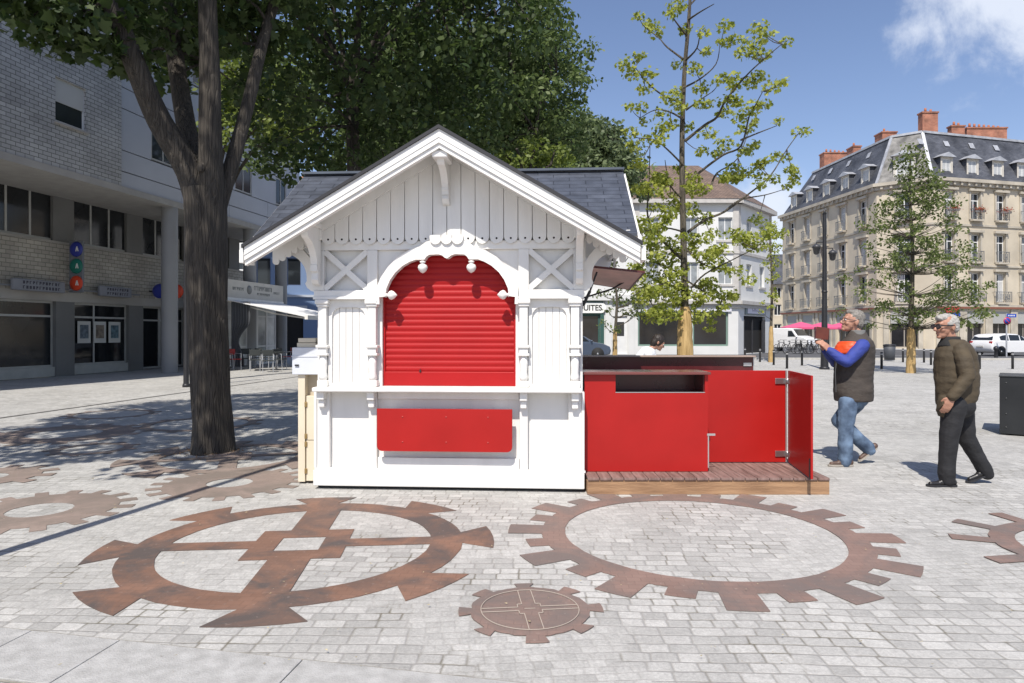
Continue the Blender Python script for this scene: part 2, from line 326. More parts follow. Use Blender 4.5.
def rust_mat(name='rust_paint', base=(.250, .165, .135), dark=(.155, .125, .112)):
    m = brickmat(name, base, tuple(c * .9 for c in base), tuple(c * .78 for c in base), .088, .06, ms=.003, rough=.75, bump=.25, uv=False, distort=.02, noise_amt=.2, rot=R(3), nscale=2)
    t = m.node_tree; L = t.links.new; b = t.nodes['Principled BSDF']; tcn = [n for n in t.nodes if n.type == 'TEX_COORD'][0]
    n = t.nodes.new('ShaderNodeTexNoise'); n.inputs['Scale'].default_value = 1.8; n.inputs['Detail'].default_value = 8; n.inputs['Roughness'].default_value = .65; n.inputs['Distortion'].default_value = .8; L(tcn.outputs['Object'], n.inputs['Vector'])
    r = t.nodes.new('ShaderNodeMapRange'); r.inputs[1].default_value = .42; r.inputs[2].default_value = .60; r.inputs[4].default_value = .95; L(n.outputs['Fac'], r.inputs[0])
    # worn flecks where the granite shows through
    w = t.nodes.new('ShaderNodeTexNoise'); w.inputs['Scale'].default_value = 26; w.inputs['Detail'].default_value = 6; w.inputs['Roughness'].default_value = .75; L(tcn.outputs['Object'], w.inputs['Vector'])
    wr = t.nodes.new('ShaderNodeMapRange'); wr.inputs[1].default_value = .60; wr.inputs[2].default_value = .72; wr.inputs[4].default_value = .55; L(w.outputs['Fac'], wr.inputs[0])
    old = b.inputs['Base Color'].links[0].from_socket
    x = t.nodes.new('ShaderNodeMix'); x.data_type = 'RGBA'; L(r.outputs[0], x.inputs[0]); L(old, x.inputs[6]); x.inputs[7].default_value = (*dark, 1)
    y = t.nodes.new('ShaderNodeMix'); y.data_type = 'RGBA'; L(wr.outputs[0], y.inputs[0]); L(x.outputs[2], y.inputs[6]); y.inputs[7].default_value = (.36, .30, .26, 1); L(y.outputs[2], b.inputs['Base Color'])
    return m
M_WHITE = mat('white_paint', (.75, .735, .70), .5, var=.06, vscale=4, bump=.16, bscale=26, stretch=(1.6, 1.6, .22))
M_RED = mat('red_lacquer', (.365, .010, .008), .42, spec=.35, var=.07, vscale=2.5)
M_REDSH = mat('red_shutter', (.365, .007, .008), .5, spec=.3, var=.05, vscale=3)
M_SLATE = brickmat('slate', (.055, .063, .083), (.078, .088, .112), (.028, .032, .042), .34, .098, ms=.0045, rough=.5, bump=.7, noise_amt=.35, nscale=6)
M_FILM = mat('film_faced_ply', (.085, .012, .013), .28, var=.25, vscale=4)
M_STONE = mat('haussmann_stone', (.50, .44, .34), .85, var=.16, vscale=.5, bump=.3, bscale=6)
M_STONE2 = mat('haussmann_trim', (.42, .38, .31), .85, var=.2, vscale=1.0)
M_MANS = brickmat('mansard_slate', (.060, .064, .076), (.095, .10, .115), (.04, .042, .05), .35, .16, ms=.01, rough=.55, bump=.5, noise_amt=.55, nscale=.5)
M_ZINC = mat('zinc', (.42, .43, .45), .5, metal=.3, var=.2, vscale=2)
M_BRICKR = brickmat('red_brick', (.33, .11, .06), (.42, .16, .09), (.3, .2, .15), .24, .08, ms=.01, noise_amt=.4)
M_GLASS = mat('window_glass', (.022, .026, .03), .06, var=.3, vscale=.6)
M_WFRAME = mat('white_frame', (.68, .68, .66), .5, var=.05)
M_IRON = mat('black_iron', (.02, .02, .023), .45, var=.2)
M_WALLW = mat('white_render', (.62, .62, .60), .85, var=.06, vscale=.7, bump=.1)
M_BLUER = mat('shaded_blue_render', (.15, .22, .36), .85, var=.06, vscale=.5)  # base colour darkened to put the house front in shade
M_TILEW = brickmat('white_wall_tile', (.34, .34, .335), (.44, .44, .43), (.12, .12, .115), .30, .125, ms=.012, rough=.6, bump=.3, noise_amt=.22, offset=.5, nscale=.7)
M_TILEB = brickmat('beige_wall_tile', (.33, .31, .27), (.42, .395, .345), (.16, .15, .13), .30, .14, ms=.012, rough=.6, bump=.3, noise_amt=.25, nscale=.8)
M_CLAD = mat('metal_cladding', (.40, .42, .46), .55, var=.10, vscale=.35)
M_CONC = mat('concrete', (.36, .345, .32), .85, var=.15, vscale=.8, bump=.2)
M_DKPIL = mat('grey_pilaster', (.15, .15, .145), .7, var=.12, vscale=1)
M_ASPH = mat('asphalt', (.085, .085, .088), .9, var=.2, vscale=.3, bump=.3)
M_KERB = mat('kerb_granite', (.40, .385, .35), .8, var=.14, vscale=6, bump=.3, bscale=60)
M_RUSTL = rust_mat('dark_rust_paint', (.225, .125, .085), (.085, .070, .064)); M_RUST = rust_mat(); M_RUST2 = rust_mat('faded_rust_paint', (.29, .225, .19), (.19, .155, .13))
M_ROOFT = brickmat('brown_roof_tile', (.15, .105, .08), (.22, .15, .11), (.07, .05, .04), .25, .2, ms=.02, bump=.6, noise_amt=.35)
M_ORTILE = brickmat('orange_roof_tile', (.42, .19, .10), (.5, .25, .13), (.15, .08, .05), .25, .2, ms=.03, bump=.6)
M_CREAM = mat('cream_paint', (.66, .58, .44), .55, var=.05, vscale=3)
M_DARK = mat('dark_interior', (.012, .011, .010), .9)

# ------------------------------------------------------------------ ground
b = MB(); b.add([(-900, -60, 0), (900, -60, 0), (900, 1500, 0), (-900, 1500, 0)], [(0, 1, 2, 3)])
tag(b.build('ground', ground_mat()), kind='structure')
# large granite kerb slabs crossing the near left corner
d = Vector((2.61, -.545, 0)).normalized(); nrm = Vector((-d.y, d.x, 0)); A = Vector((-2.63, 3.51, 0))
b = MB(); u = -2.6; rr = random.Random(3); cuts = [-2.6, -1.55, -.62, .20, .72, 1.70, 2.75, 3.7, 4.7, 5.6]
for i in range(len(cuts) - 1):
    a, c = cuts[i] + .003, cuts[i + 1] - .003
    q = [A + d * a - nrm * .005, A + d * c - nrm * .005, A + d * (c + .02) - nrm * .43, A + d * (a + .02) - nrm * .43]
    b.add([(p.x, p.y, .012) for p in q] + [(p.x, p.y, -.02) for p in q], [(0, 3, 2, 1), (0, 1, 5, 4), (1, 2, 6, 5), (2, 3, 7, 6), (3, 0, 4, 7)])
M_SLAB = mat('granite_slab', (.36, .355, .34), .8, var=.10, vscale=14, bump=.45, bscale=110, col2=(.44, .435, .42))
tag(b.build('kerb_slabs', M_SLAB, bev=.003), kind='structure')
b = MB(); q = [A + d * -3 + nrm * .012, A + d * 6 + nrm * .012, A + d * 6 - nrm * .445, A + d * -3 - nrm * .445]
b.add([(p.x, p.y, .004) for p in q], [(0, 1, 2, 3)]); tag(b.build('kerb_bedding', mat('sandy_joint', (.25, .235, .20), .95, var=.3, vscale=30)), kind='structure')
# drainage channel parallel to the arcade building
b = MB(); b.bar((-9.75, 8, .003), (-6.35, 31, .003), .10, .006)
tag(b.build('drain_channel', mat('channel_steel', (.10, .095, .09), .7, var=.3, vscale=8)), kind='structure')
# road in front of the corner building
b = MB(); b.add([(1, 40, .004), (80, 36, .004), (90, 62.5, .004), (38, 59.5, .004), (31, 66, .004), (27, 120, .004), (14, 120, .004), (20, 60, .004), (1, 51, .004)], [tuple(range(9))])
tag(b.build('road', M_ASPH), kind='structure')
b = MB(); b.bar((1, 39.8, .05), (80, 35.8, .05), .3, .12); b.bar((38.4, 60.2, .05), (90, 63.2, .05), .3, .12); b.bar((21, 60.0, .05), (1, 51.2, .05), .3, .12)
tag(b.build('kerb', M_KERB), kind='structure')
b = MB()
for k in range(5): b.add([(10 + k * 14, 46 - k * .6, .008), (13 + k * 14, 45.9 - k * .6, .008), (13 + k * 14, 46.06 - k * .6, .008), (10 + k * 14, 46.16 - k * .6, .008)], [(0, 1, 2, 3)])
tag(b.build('road_markings', mat('road_paint', (.7, .7, .68), .7)), kind='structure')

# ------------------------------------------------------------------ gears painted on the paving
def arc(cx, cy, r, a0, a1, n): return [(cx + r * math.cos(a0 + (a1 - a0) * i / n), cy + r * math.sin(a0 + (a1 - a0) * i / n)) for i in range(n + 1)]
gi = [0]
def gear(label, c, rin, rring, teeth, m=M_RUST, cross=None, jitter=.008, seed=1, group='rust painted gears on the paving'):
    """teeth: list of (angle_deg, r_tip, half_root_deg, half_tip_deg)"""
    rr = random.Random(seed); cx, cy = c; pts = []; teeth = sorted(teeth)
    for i, (a, rt, hr, ht) in enumerate(teeth):
        nx = teeth[(i + 1) % len(teeth)]; na = nx[0] + (360 if i == len(teeth) - 1 else 0)
        j = lambda: rr.uniform(-jitter, jitter)
        pts.append((cx + rring * math.cos(R(a - hr)) + j(), cy + rring * math.sin(R(a - hr)) + j()))
        rt += rr.uniform(-jitter, jitter)
        pts += arc(cx, cy, rt, R(a - ht), R(a + ht), 4)
        pts += [(x + j() * .5, y + j() * .5) for x, y in arc(cx, cy, rring, R(a + hr), R(na - nx[2]), 5)[:-1]]
    holes = []
    if rin: holes.append([(x + rr.uniform(-1, 1) * .003, y + rr.uniform(-1, 1) * .003) for x, y in arc(cx, cy, rin, 0, 2 * PI, 72)[:-1]])
    z = .005 + .0015 * (gi[0] % 4); gi[0] += 1
    b = MB(); b.extr(pts, z, z - .004, holes, 'xy')
    o = tag(b.build('painted_gear', m), label, 'ground marking', group)
    if cross:
        ang, wh, wv, blk, hole = cross; cb = MB(Matrix.Translation((cx, cy, 0)) @ Matrix.Rotation(R(ang), 4, 'Z')); zz = z + .0012
        h = blk / 2; k = hole / 2; e = rin + .02
        P2 = [(-h, -h), (-wv/2, -h), (-wv/2, -e), (wv/2, -e), (wv/2, -h), (h, -h), (h, -wh/2), (e, -wh/2), (e, wh/2), (h, wh/2), (h, h), (wv/2, h), (wv/2, e), (-wv/2, e), (-wv/2, h), (-h, h), (-h, wh/2), (-e, wh/2), (-e, -wh/2), (-h, -wh/2)]
        cb.extr(P2, zz, zz - .004, [[(-k, -k), (k, -k), (k, k), (-k, k)]] if k else [], 'xy'); cb.build('spokes', m, o)
    return o
gear('largest rust painted wheel with crossed spokes, square hub and eight flared teeth', (-1.523, 4.915), .935, 1.17, [(7.5 + 45 * k, 1.39, 6.5, 11.2) for k in range(8)], m=M_RUSTL, cross=(5, .17, .28, .67, .31))
gear('large rust painted ring with many long and short teeth around a plain paved centre', (1.417, 5.169), 1.013, 1.19, [(-5 + 30 * k, 1.45, 5.2, 4.6) for k in range(12)] + [(10 + 30 * k, 1.33, 4.2, 3.8) for k in range(12)], seed=4)
o = gear('small solid rust painted cog with thin pale inlaid lines', (.098, 3.74), 0, .325, [(4 + 45 * k, .395, 7, 8.5) for k in range(8)], jitter=.012, seed=5)
b = MB(Matrix.Translation((.098, 3.74, 0)) @ Matrix.Rotation(R(6), 4, 'Z')); z = .014
b.extr(arc(0, 0, .270, 0, 2*PI, 60)[:-1], z, z-.003, [arc(0, 0, .266, 0, 2*PI, 60)[:-1]], 'xy')
for s in (-1, 1):
    for t in (-1, 1):
        b.box((s*.062, t*.022, z-.003), (s*.266, t*.026, z)); b.box((s*.036, t*.062, z-.003), (s*.040, t*.264, z)); b.box((s*.062, t*.024, z-.003), (s*.066, t*.066, z)); b.box((s*.038, t*.062, z-.003), (s*.066, t*.066, z))
b.box((-.03, -.001, z-.003), (.03, .001, z)); b.build('inlaid_lines', mat('pale_inlay', (.42, .36, .3), .7), o)
gear('rust painted sunburst gear with long widely spaced teeth, cut off at the right edge', (4.22, 4.72), .60, .76, [(9 + 30 * k, 1.03, 4.5, 3.6) for k in range(12)], seed=6)
gear('faded brown gear with small round hole, left of the big spoked wheel', (-4.05, 5.86), .25, .60, [(11 + 22.5 * k, .74, 5, 4.2) for k in range(16)], M_RUST2, seed=7)
gear('faded brown gear with a small hole, crossed by the lamp post shadow', (-2.86, 6.92), .22, .62, [(5 + 20 * k, .76, 4.6, 3.8) for k in range(18)], M_RUST2, seed=8)
gear('faded brown cog cut off at the edge, behind the blunt toothed gear', (-5.55, 7.2), .2, .5, [(11 + 30 * k, .66, 7, 6) for k in range(12)], M_RUST2, seed=9)
gear('brown spoked wheel with flared teeth painted around the foot of the tree trunk', (-3.45, 8.35), .80, .98, [(20 + 45 * k, 1.26, 5, 12) for k in range(8)], M_RUST2, cross=(20, .14, .2, .5, 0), seed=10)
gear('thin brown ring with tiny teeth, farthest back in sun before the drain channel', (-7.5, 12.8), .62, .72, [(30 * k, .84, 4, 4) for k in range(12)], M_RUST2, seed=11)
gear('brown ring with broad rim in the shade left of the trunk', (-6.75, 10.3), .5, .95, [(30 * k, 1.12, 5, 5) for k in range(12)], M_RUST2, seed=12)
gear('small pale brown ring between the shaded broad ring and the faded cog', (-5.5, 8.95), .36, .47, [(40 * k, .56, 5, 5) for k in range(9)], M_RUST2, seed=13)
gear('brown ring in deep tree shade just behind and left of the trunk', (-5.2, 11.4), .75, .88, [(30 * k, 1.0, 4, 4) for k in range(12)], M_RUST2, seed=14)

# ------------------------------------------------------------------ window / facade helpers (local frame: x along facade, y inward, z up)
def wframe(b, u0, u1, z0, z1, y, t=.06, d=.05, mull=(), bars=()):
    b.box((u0, y, z0), (u0+t, y+d, z1)); b.box((u1-t, y, z0), (u1, y+d, z1)); b.box((u0+t, y, z1-t), (u1-t, y+d, z1)); b.box((u0+t, y, z0), (u1-t, y+d, z0+t))
    for m in mull: b.box((m-t/2, y+.003, z0+t), (m+t/2, y+d-.003, z1-t))
    for z in bars: b.box((u0+t, y+.006, z-t/2), (u1-t, y+d-.006, z+t/2))
def window(parent, M, u0, u1, z0, z1, y=.18, fm=None, gm=None, t=.06, mull=(), bars=(), name='window'):
    b = MB(M); wframe(b, u0, u1, z0, z1, y, t, .05, mull, bars); f = b.build(name, fm or M_WFRAME, parent, world=True)
    g = MB(M); g.box((u0+t*.5, y+.02, z0+t*.5), (u1-t*.5, y+.03, z1-t*.5)); g.build('pane', gm or M_GLASS, f, world=True)
    # pane is a child of the frame, whose own origin is the building's
    return f
# ================================================================== corner apartment building (right)
COR = [Vector((34.2, 86.3, 0)), Vector((36.3, 68, 0)), Vector((40.0, 65, 0)), Vector((55.5, 69.0, 0))]
hb = thing('apartment_building', 'large stone corner apartment block with slate mansard roof and brick chimneys', 'building', (45, 78, 0))
def seg(a, c): a = Vector(a); c = Vector(c); return frame(a, c - a), (c - a).length
segs = [seg(COR[0], COR[1]), seg(COR[1], COR[2]), seg(COR[2], COR[3])]
ZC = 16.2; floors = [(4.55, 7.35), (8.45, 11.1), (12.55, 15.1)]
L0, L1, L2 = segs[0][1], segs[1][1], segs[2][1]
cols = [[L0 - 2.17 - 3.5 * k for k in range(5)], [L1 / 2], [1.97 + 3.12 * k for k in range(5)]]
walls = MB(); trim = MB(); shopd = MB(); rng = random.Random(9)
shops = [[(L0 - 3.2 - 3.5 * k, L0 - 1.0 - 3.5 * k) for k in range(5)], [(L1/2 - 1.2, L1/2 + 1.2)], [(.95 + 3.12 * k, 3.05 + 3.12 * k) for k in range(4)]]
for si, (M, ln) in enumerate(segs):
    hw = .58
    ops = [(c - hw, c + hw, z0, z1) for c in cols[si] for z0, z1 in floors if c + hw < ln] + [(a, c, .1, 3.35) for a, c in shops[si]]
    walls.M = M; walls.wall(0, ln, 0, ZC, ops, .35)
    trim.M = M
    trim.box((-.15, -.30, 4.0), (ln + .15, -.002, 4.28)); trim.box((-.1, -.16, 3.8), (ln + .1, -.002, 4.0))
    trim.box((-.25, -.55, ZC - .2), (ln + .25, .1, ZC + .12)); trim.box((-.15, -.30, ZC - .55), (ln + .15, -.002, ZC - .2)); trim.box((-.05, -.1, 11.85), (ln + .05, -.002, 12.05)); trim.box((-.05, -.12, 7.95), (ln + .05, -.002, 8.12))
    k = .4
    while k < ln: trim.box((k, -.45, ZC - .5), (k + .22, -.30, ZC - .2)); k += .85
    for c in cols[si]:
        for fi, (z0, z1) in enumerate(floors):
            if c + hw > ln: continue
            trim.box((c - hw - .2, -.10, z0 - .05), (c - hw, -.002, z1 + .15)); trim.box((c + hw, -.10, z0 - .05), (c + hw + .2, -.002, z1 + .15)); trim.box((c - hw - .3, -.28, z1 + .15), (c + hw + .3, -.002, z1 + .38)); trim.box((c - hw - .1, -.42, z0 - .22), (c + hw + .1, -.002, z0 - .05))
    # storefront piers
    for a, c in shops[si]:
        trim.box((a - .55, -.14, 0), (a - .08, -.002, 3.8)); trim.box((c + .08, -.14, 0), (c + .45, -.002, 3.8))
walls.build('wall', M_STONE, hb, world=True); trim.build('stone_trim', M_STONE2, hb, world=True)
b = MB()
for M, ln in (segs[0], segs[2]): b.M = M; b.box((0, -.32, 3.86), (ln, -.305, 4.05))
b.build('fascia_band', mat('brown_fascia', (.20, .075, .045), .6), hb, world=True)
bk = MB(); bk.add([tuple(COR[0]) , (48, 92, 0), (60, 92, 0), tuple(COR[3])] + [(p[0], p[1], ZC) for p in (COR[0], (48, 92), (60, 92), COR[3])], [(0,1,5,4),(1,2,6,5),(2,3,7,6)]); bk.build('rear_wall', M_STONE2, hb, world=True)
CURT = mat('net_curtain', (.50, .50, .49), .9, var=.1)
for si, (M, ln) in enumerate(segs):
    for c in cols[si]:
        for fi, (z0, z1) in enumerate(floors):
            if c + .58 > ln: continue
            w = window(hb, M, c - .58, c + .58, z0, z1, .22, t=.09, mull=(c,), bars=(z0 + (z1 - z0) * .72,))
            if rng.random() < .55:
                cb = MB(M); s = rng.choice((-1, 1)); cb.box((c + s * .1, .236, z0 + .1), (c + s * .48, .239, z1 - .12)); cb.build('curtain', CURT, w, world=True)
            # balcony rail
            r = MB(M); wd = .95 if fi == 0 and si != 1 else .66; zr = z0 + .95
            r.box((c - wd, -.42, zr), (c + wd, -.37, zr + .05)); r.box((c - wd, -.41, z0 + .06), (c + wd, -.38, z0 + .1)); 
            for e in (-1, 1): r.box((c + e * wd - .02, -.41, zr), (c + e * wd + .02, -.005, zr + .04)); r.box((c + e * wd - .02, -.41, z0 - .04), (c + e * wd + .02, -.37, zr))
            n = int(wd * 2 / .13)
            for k in range(1, n): x = c - wd + k * 2 * wd / n; r.box((x - .012, -.405, z0 + .1), (x + .012, -.385, zr)) if k % 2 else r.box((x - .035, -.405, z0 + .2), (x + .035, -.385, zr - .15))
            r.build('balcony_rail', mat('grey_iron', (.13, .14, .15), .6), hb, world=True)
SHG = mat('shop_glass', (.018, .018, .02), .08, var=.4, vscale=.7)
for si, (M, ln) in enumerate(segs):
    for a, c in shops[si]:
        window(hb, M, a, c, .1, 3.35, .25, fm=mat('taupe_frame', (.30, .27, .23), .6), gm=SHG, t=.09, mull=((a + c) / 2,), name='shop_window')
        bl = MB(M); bl.box((a + .05, -.02, 2.45), (c - .05, .03, 3.6)); bl.build('roller_blind', mat('grey_blind', (.34, .34, .32), .7), hb, world=True)
# mansard roof
def inset(pts, dist):
    o = []
    for i, p in enumerate(pts):
        ds = []
        if i > 0: ds.append((pts[i] - pts[i-1]).normalized())
        if i < len(pts) - 1: ds.append((pts[i+1] - pts[i]).normalized())
        ns = [Vector((-q.y, q.x, 0)) for q in ds]
        if len(ns) == 1: o.append(p + ns[0] * dist)
        else: m = (ns[0] + ns[1]).normalized(); o.append(p + m * dist / max(.3, m.dot(ns[0])))
    return o
lo, hi = inset(COR, -.05), inset(COR, 2.3); 
hi[0] = hi[0] + Vector((.5, -2.6, 0)); hi[3] = hi[3] - Vector((1.6, .4, 0)); ZM = 21.4
def topz(i): return [ZM - .2, ZM, ZM, ZM - .1][i]
lo0 = [Vector((p.x, p.y, ZC + .12)) for p in lo]; hi0 = [Vector((p.x, p.y, topz(i))) for i, p in enumerate(hi)]
b = MB()
for i in (0, 2): b.add([lo0[i], lo0[i+1], hi0[i+1], hi0[i]], [(0, 1, 2, 3)])
b.add([lo0[3], Vector((59, 90, ZC)), hi0[3]], [(0, 1, 2)]); b.add([lo0[0], hi0[0], Vector((47, 91, ZC))], [(0, 1, 2)])
b.add([hi0[0], hi0[1], hi0[2], hi0[3], Vector((52, 84, ZM))], [(0, 1, 2, 3, 4)])
b.build('roof', M_MANS, hb, world=True)
b = MB(); b.add([lo0[1], lo0[2], hi0[2], hi0[1]], [(0, 1, 2, 3)]); b.build('corner_roof', mat('weathered_slate', (.16, .155, .145), .6, var=.6, vscale=1.6), hb, world=True)
b = MB()
for i in range(3): b.bar(hi0[i], hi0[i+1], .35, .22)
for i in (1, 2): b.bar(lo0[i], hi0[i], .28, .12)
b.build('ridge_flashing', M_ZINC, hb, world=True)
def dormer(M, c, w, h, y0, z0, big=False):
    d = MB(M); d.wall(c - w/2, c + w/2, z0, z0 + h, [(c - w/2 + .2, c + w/2 - .2, z0 + .15, z0 + h - .15)], .15, y0)
    q = d.build('dormer', mat('dormer_stone', (.52, .49, .43), .8, var=.1), hb, world=True)
    ck = MB(M); dp = 1.1 if not big else 1.6
    for e in (-1, 1): ck.box((c + e * w/2 - (.04 if e > 0 else 0), y0 + .02, z0), (c + e * w/2 + (.04 if e < 0 else 0), y0 + dp + .3, z0 + h - .02))
    ck.build('dormer_cheek', M_MANS, q, world=True)
    rf = MB(M); o = .25; t = .45
    rf.add([(c - w/2 - o, y0 - .25, z0 + h), (c + w/2 + o, y0 - .25, z0 + h), (c, y0 - .25, z0 + h + t), (c - w/2 - o, y0 + dp + 1.0, z0 + h), (c + w/2 + o, y0 + dp + 1.0, z0 + h), (c, y0 + dp + 1.0, z0 + h + t)], [(0, 1, 2), (0, 2, 5, 3), (2, 1, 4, 5), (0, 3, 4, 1)])
    rf.build('dormer_roof', M_ZINC, q, world=True)
    g = MB(M); wframe(g, c - w/2 + .2, c + w/2 - .2, z0 + .15, z0 + h - .15, y0 + .08, .08, .05, (c,)); gf = g.build('window', M_WFRAME, q, world=True); gf.parent = q.parent
    p = MB(M); p.box((c - w/2 + .24, y0 + .1, z0 + .2), (c + w/2 - .24, y0 + .11, z0 + h - .2)); p.build('pane', mat('pale_blind_glass', (.42, .43, .43), .3, var=.1), gf, world=True)
for c in cols[0]: dormer(segs[0][0], c, 1.45, 2.0, .25, ZC + .25)
for c in cols[2]:
    if c < L2 - 1: dormer(segs[2][0], c, 1.45, 2.0, .25, ZC + .25)
dormer(segs[1][0], L1/2, 1.9, 2.4, .2, ZC + .3, True)
b = MB()
for M, cs in ((segs[0][0], cols[0]), (segs[2][0], cols[2])):
    b.M = M
    for c in cs[:4]: b.add([(c - 1.9, 1.55, ZC + 3.75), (c - 1.3, 1.55, ZC + 3.75), (c - 1.3, 1.85, ZC + 4.35), (c - 1.9, 1.85, ZC + 4.35)], [(0, 1, 2, 3)])
b.build('skylight', M_ZINC, hb, world=True)
for (x0, y0, x1, y1, h) in ((42.5, 70.7, 44.1, 71.5, 3.5), (46.6, 72.4, 48.0, 73.1, 2.6), (48.9, 73.4, 53.2, 74.4, 2.7), (41.0, 75.6, 42.6, 77.2, 2.9), (40.3, 80.6, 41.2, 82.2, 2.7), (39.4, 86.2, 43.2, 87.5, 3.4)):
    z = ZM - .6; c = MB(); c.box((x0, y0, z), (x1, y1, z + h)); c.box((x0 - .08, y0 - .08, z + h), (x1 + .08, y1 + .08, z + h + .15))
    ch = c.build('chimney', M_BRICKR, hb, world=True); pt = MB(); n = max(2, int(max(x1 - x0, y1 - y0) / .55))
    for k in range(n):
        t = (k + .5) / n; pt.lathe([(.13, z + h + .15), (.11, z + h + .55)], (x0 + (x1 - x0) * t, y0 + (y1 - y0) * t, 0), n=8)
    p = pt.build('chimney_pot', mat('terracotta', (.36, .13, .07), .8), ch, world=True)
# the three geranium boxes on the top floor of the right hand facade
for k, (c, lab) in enumerate(((1.97, 'red geranium box at the top floor window nearest the rounded corner'), (5.09, 'red geranium box at the second top floor window from the corner'), (8.21, 'red geranium box at the third top floor window from the corner'))):
    M = segs[2][0]; p = M @ Vector((c, -.55, 13.3)); t = thing('flower_box', lab, 'flower box', tuple(p), 0, 'flower boxes on the balconies')
    x = MB(); x.box((-.5, -.12, -.15), (.5, .12, .05)); x.build('box', M_DKPIL, t)
    x = MB(); rg = random.Random(k)
    for _ in range(260):
        q = Vector((rg.gauss(0, .3), rg.gauss(0, .15), .12 + rg.gauss(0, .15))); a = [Vector((rg.uniform(-1, 1), rg.uniform(-1, 1), rg.uniform(-1, 1))) * .08 for _ in range(3)]; x.add([q + v for v in a], [(0, 1, 2)])
    x.build('blossom', leafmat('geranium%d' % k, (.5, .02, .02), (.05, .10, .02), .2), t)

# ================================================================== white shop building (middle)
wb = thing('shop_building', 'white rendered shop building with brown tiled hip roof behind the young tree', 'building', (12, 52, 0))
WC = [Vector((8.6, 48, 0)), Vector((15.9, 48, 0)), Vector((20.1, 53, 0))]
ws = [seg(WC[0], WC[1]), seg(WC[1], WC[2])]
wcols = [[1.3, 4.0, 6.4], [2.0, 4.6]]; wf = [(4.95, 6.5), (8.05, 9.65)]
wall_ = MB(); tr = MB()
for si, (M, ln) in enumerate(ws):
    ops = [(c - .5, c + .5, a, z) for c in wcols[si] for a, z in wf]
    ops += [[(.25, 3.3, .6, 3.0), (4.1, 6.6, .6, 3.0)], [(1.0, 5.3, .05, 2.75)]][si]
    wall_.M = M; wall_.wall(0, ln, 0, 10.9, ops, .25)
    tr.M = M; tr.box((-.1, -.35, 3.55), (ln + .1, -.002, 3.8)); tr.box((-.1, -.18, 3.3), (ln + .1, -.002, 3.55)); tr.box((-.25, -.4, 10.6), (ln + .25, 0, 10.9))
    tr.box((-.02, -.10, 7.1), (ln + .02, -.002, 7.3)); tr.box((-.03, -.05, 3.8), (.35, -.002, 10.6)); tr.box((ln - .35, -.05, 3.8), (ln + .02, -.002, 10.6))
    for c in wcols[si]:
        for a, z in wf: tr.box((c - .65, -.08, a - .15), (c + .65, -.002, a)); window(wb, M, c - .5, c + .5, a, z, .16, gm=mat('grey_shutter_glass', (.25, .27, .28), .3, var=.2), mull=(c,))
wall_.build('wall', M_WALLW, wb, world=True); tr.build('stone_trim', mat('grey_cornice', (.45, .43, .40), .8, var=.1), wb, world=True)
for a, c in ((.25, 3.3), (4.1, 6.6)): window(wb, ws[0][0], a, c, .6, 3.0, .12, fm=mat('green_shop_frame', (.16, .24, .20), .5), gm=SHG, t=.12, name='shop_window')
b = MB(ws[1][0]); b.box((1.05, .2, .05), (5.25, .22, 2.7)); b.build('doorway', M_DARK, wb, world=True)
for x in (1.0, 2.6, 4.6): b = MB(ws[1][0]); b.box((x, -.03, .05), (x + (.6 if x == 4.6 else .08), .05, 2.5)); b.build('door' if x == 4.6 else 'door_post', mat('black_door', (.03, .03, .035), .5), wb, world=True)
b = MB(ws[1][0]); b.box((1.15, -.10, 2.85), (5.1, -.01, 3.50)); sg = b.build('shop_sign', mat('grey_sign_frame', (.20, .24, .24), .6), wb, world=True)
b = MB(ws[1][0]); b.box((1.45, -.13, 2.93), (4.8, -.102, 3.42)); b.build('sign_panel', mat('lilac_panel', (.62, .61, .68), .5), sg, world=True)
# handwritten-looking shop name, unreadable at this distance
b = MB(ws[1][0]); rg = random.Random(5); x = 2.3
while x < 4.0:
    h = rg.choice((.1, .12, .24)); b.box((x, -.137, 3.08), (x + .04, -.131, 3.08 + h)); b.box((x, -.137, 3.08 + h * .5), (x + .12, -.131, 3.08 + h * .5 + .03)); x += .17 + rg.uniform(0, .05)
b.build('lettering', mat('plum_ink', (.16, .12, .22), .6), sg, world=True)
b = MB(ws[0][0]); b.box((.1, -.12, 3.02), (6.8, -.01, 3.28)); b.build('awning_case', mat('pale_awning', (.6, .6, .66), .6), wb, world=True)
b = MB(); e = [WC[0] + Vector((-.3, -.4, 10.9)), WC[1] + Vector((.2, -.45, 10.9)), WC[2] + Vector((.5, 0, 10.9)), Vector((19, 62, 10.9)), Vector((8.3, 62, 10.9)), Vector((8.6, 55, 15.0)), Vector((15.0, 55, 15.0))]
b.add(e, [(0, 1, 6, 5), (1, 2, 6), (2, 3, 6), (3, 4, 5, 6), (4, 0, 5)]); b.build('roof', M_ROOFT, wb, world=True)
b = MB(); b.add([WC[0], Vector((8.6, 60, 0)), Vector((19, 60, 0)), WC[2]] + [Vector((p[0], p[1], 10.9)) for p in ((8.6, 48), (8.6, 60), (19, 60), (20.1, 53))], [(0,1,5,4),(1,2,6,5),(2,3,7,6)]); b.build('side_wall', M_WALLW, wb, world=True)
b = MB(ws[0][0]); rg = random.Random(8)
for x0_, x1_ in ((.5, 3.1), (4.3, 6.4)):
    x = x0_
    while x < x1_: w_, h_ = rg.uniform(.15, .4), rg.uniform(.25, .9); b.box((x, .30, .75), (x + w_, .45, .75 + h_)); x += w_ + rg.uniform(.1, .5)
b.build('window_display', mat('display_goods', (.34, .26, .2), .8, var=.6, vscale=3), wb, world=True)
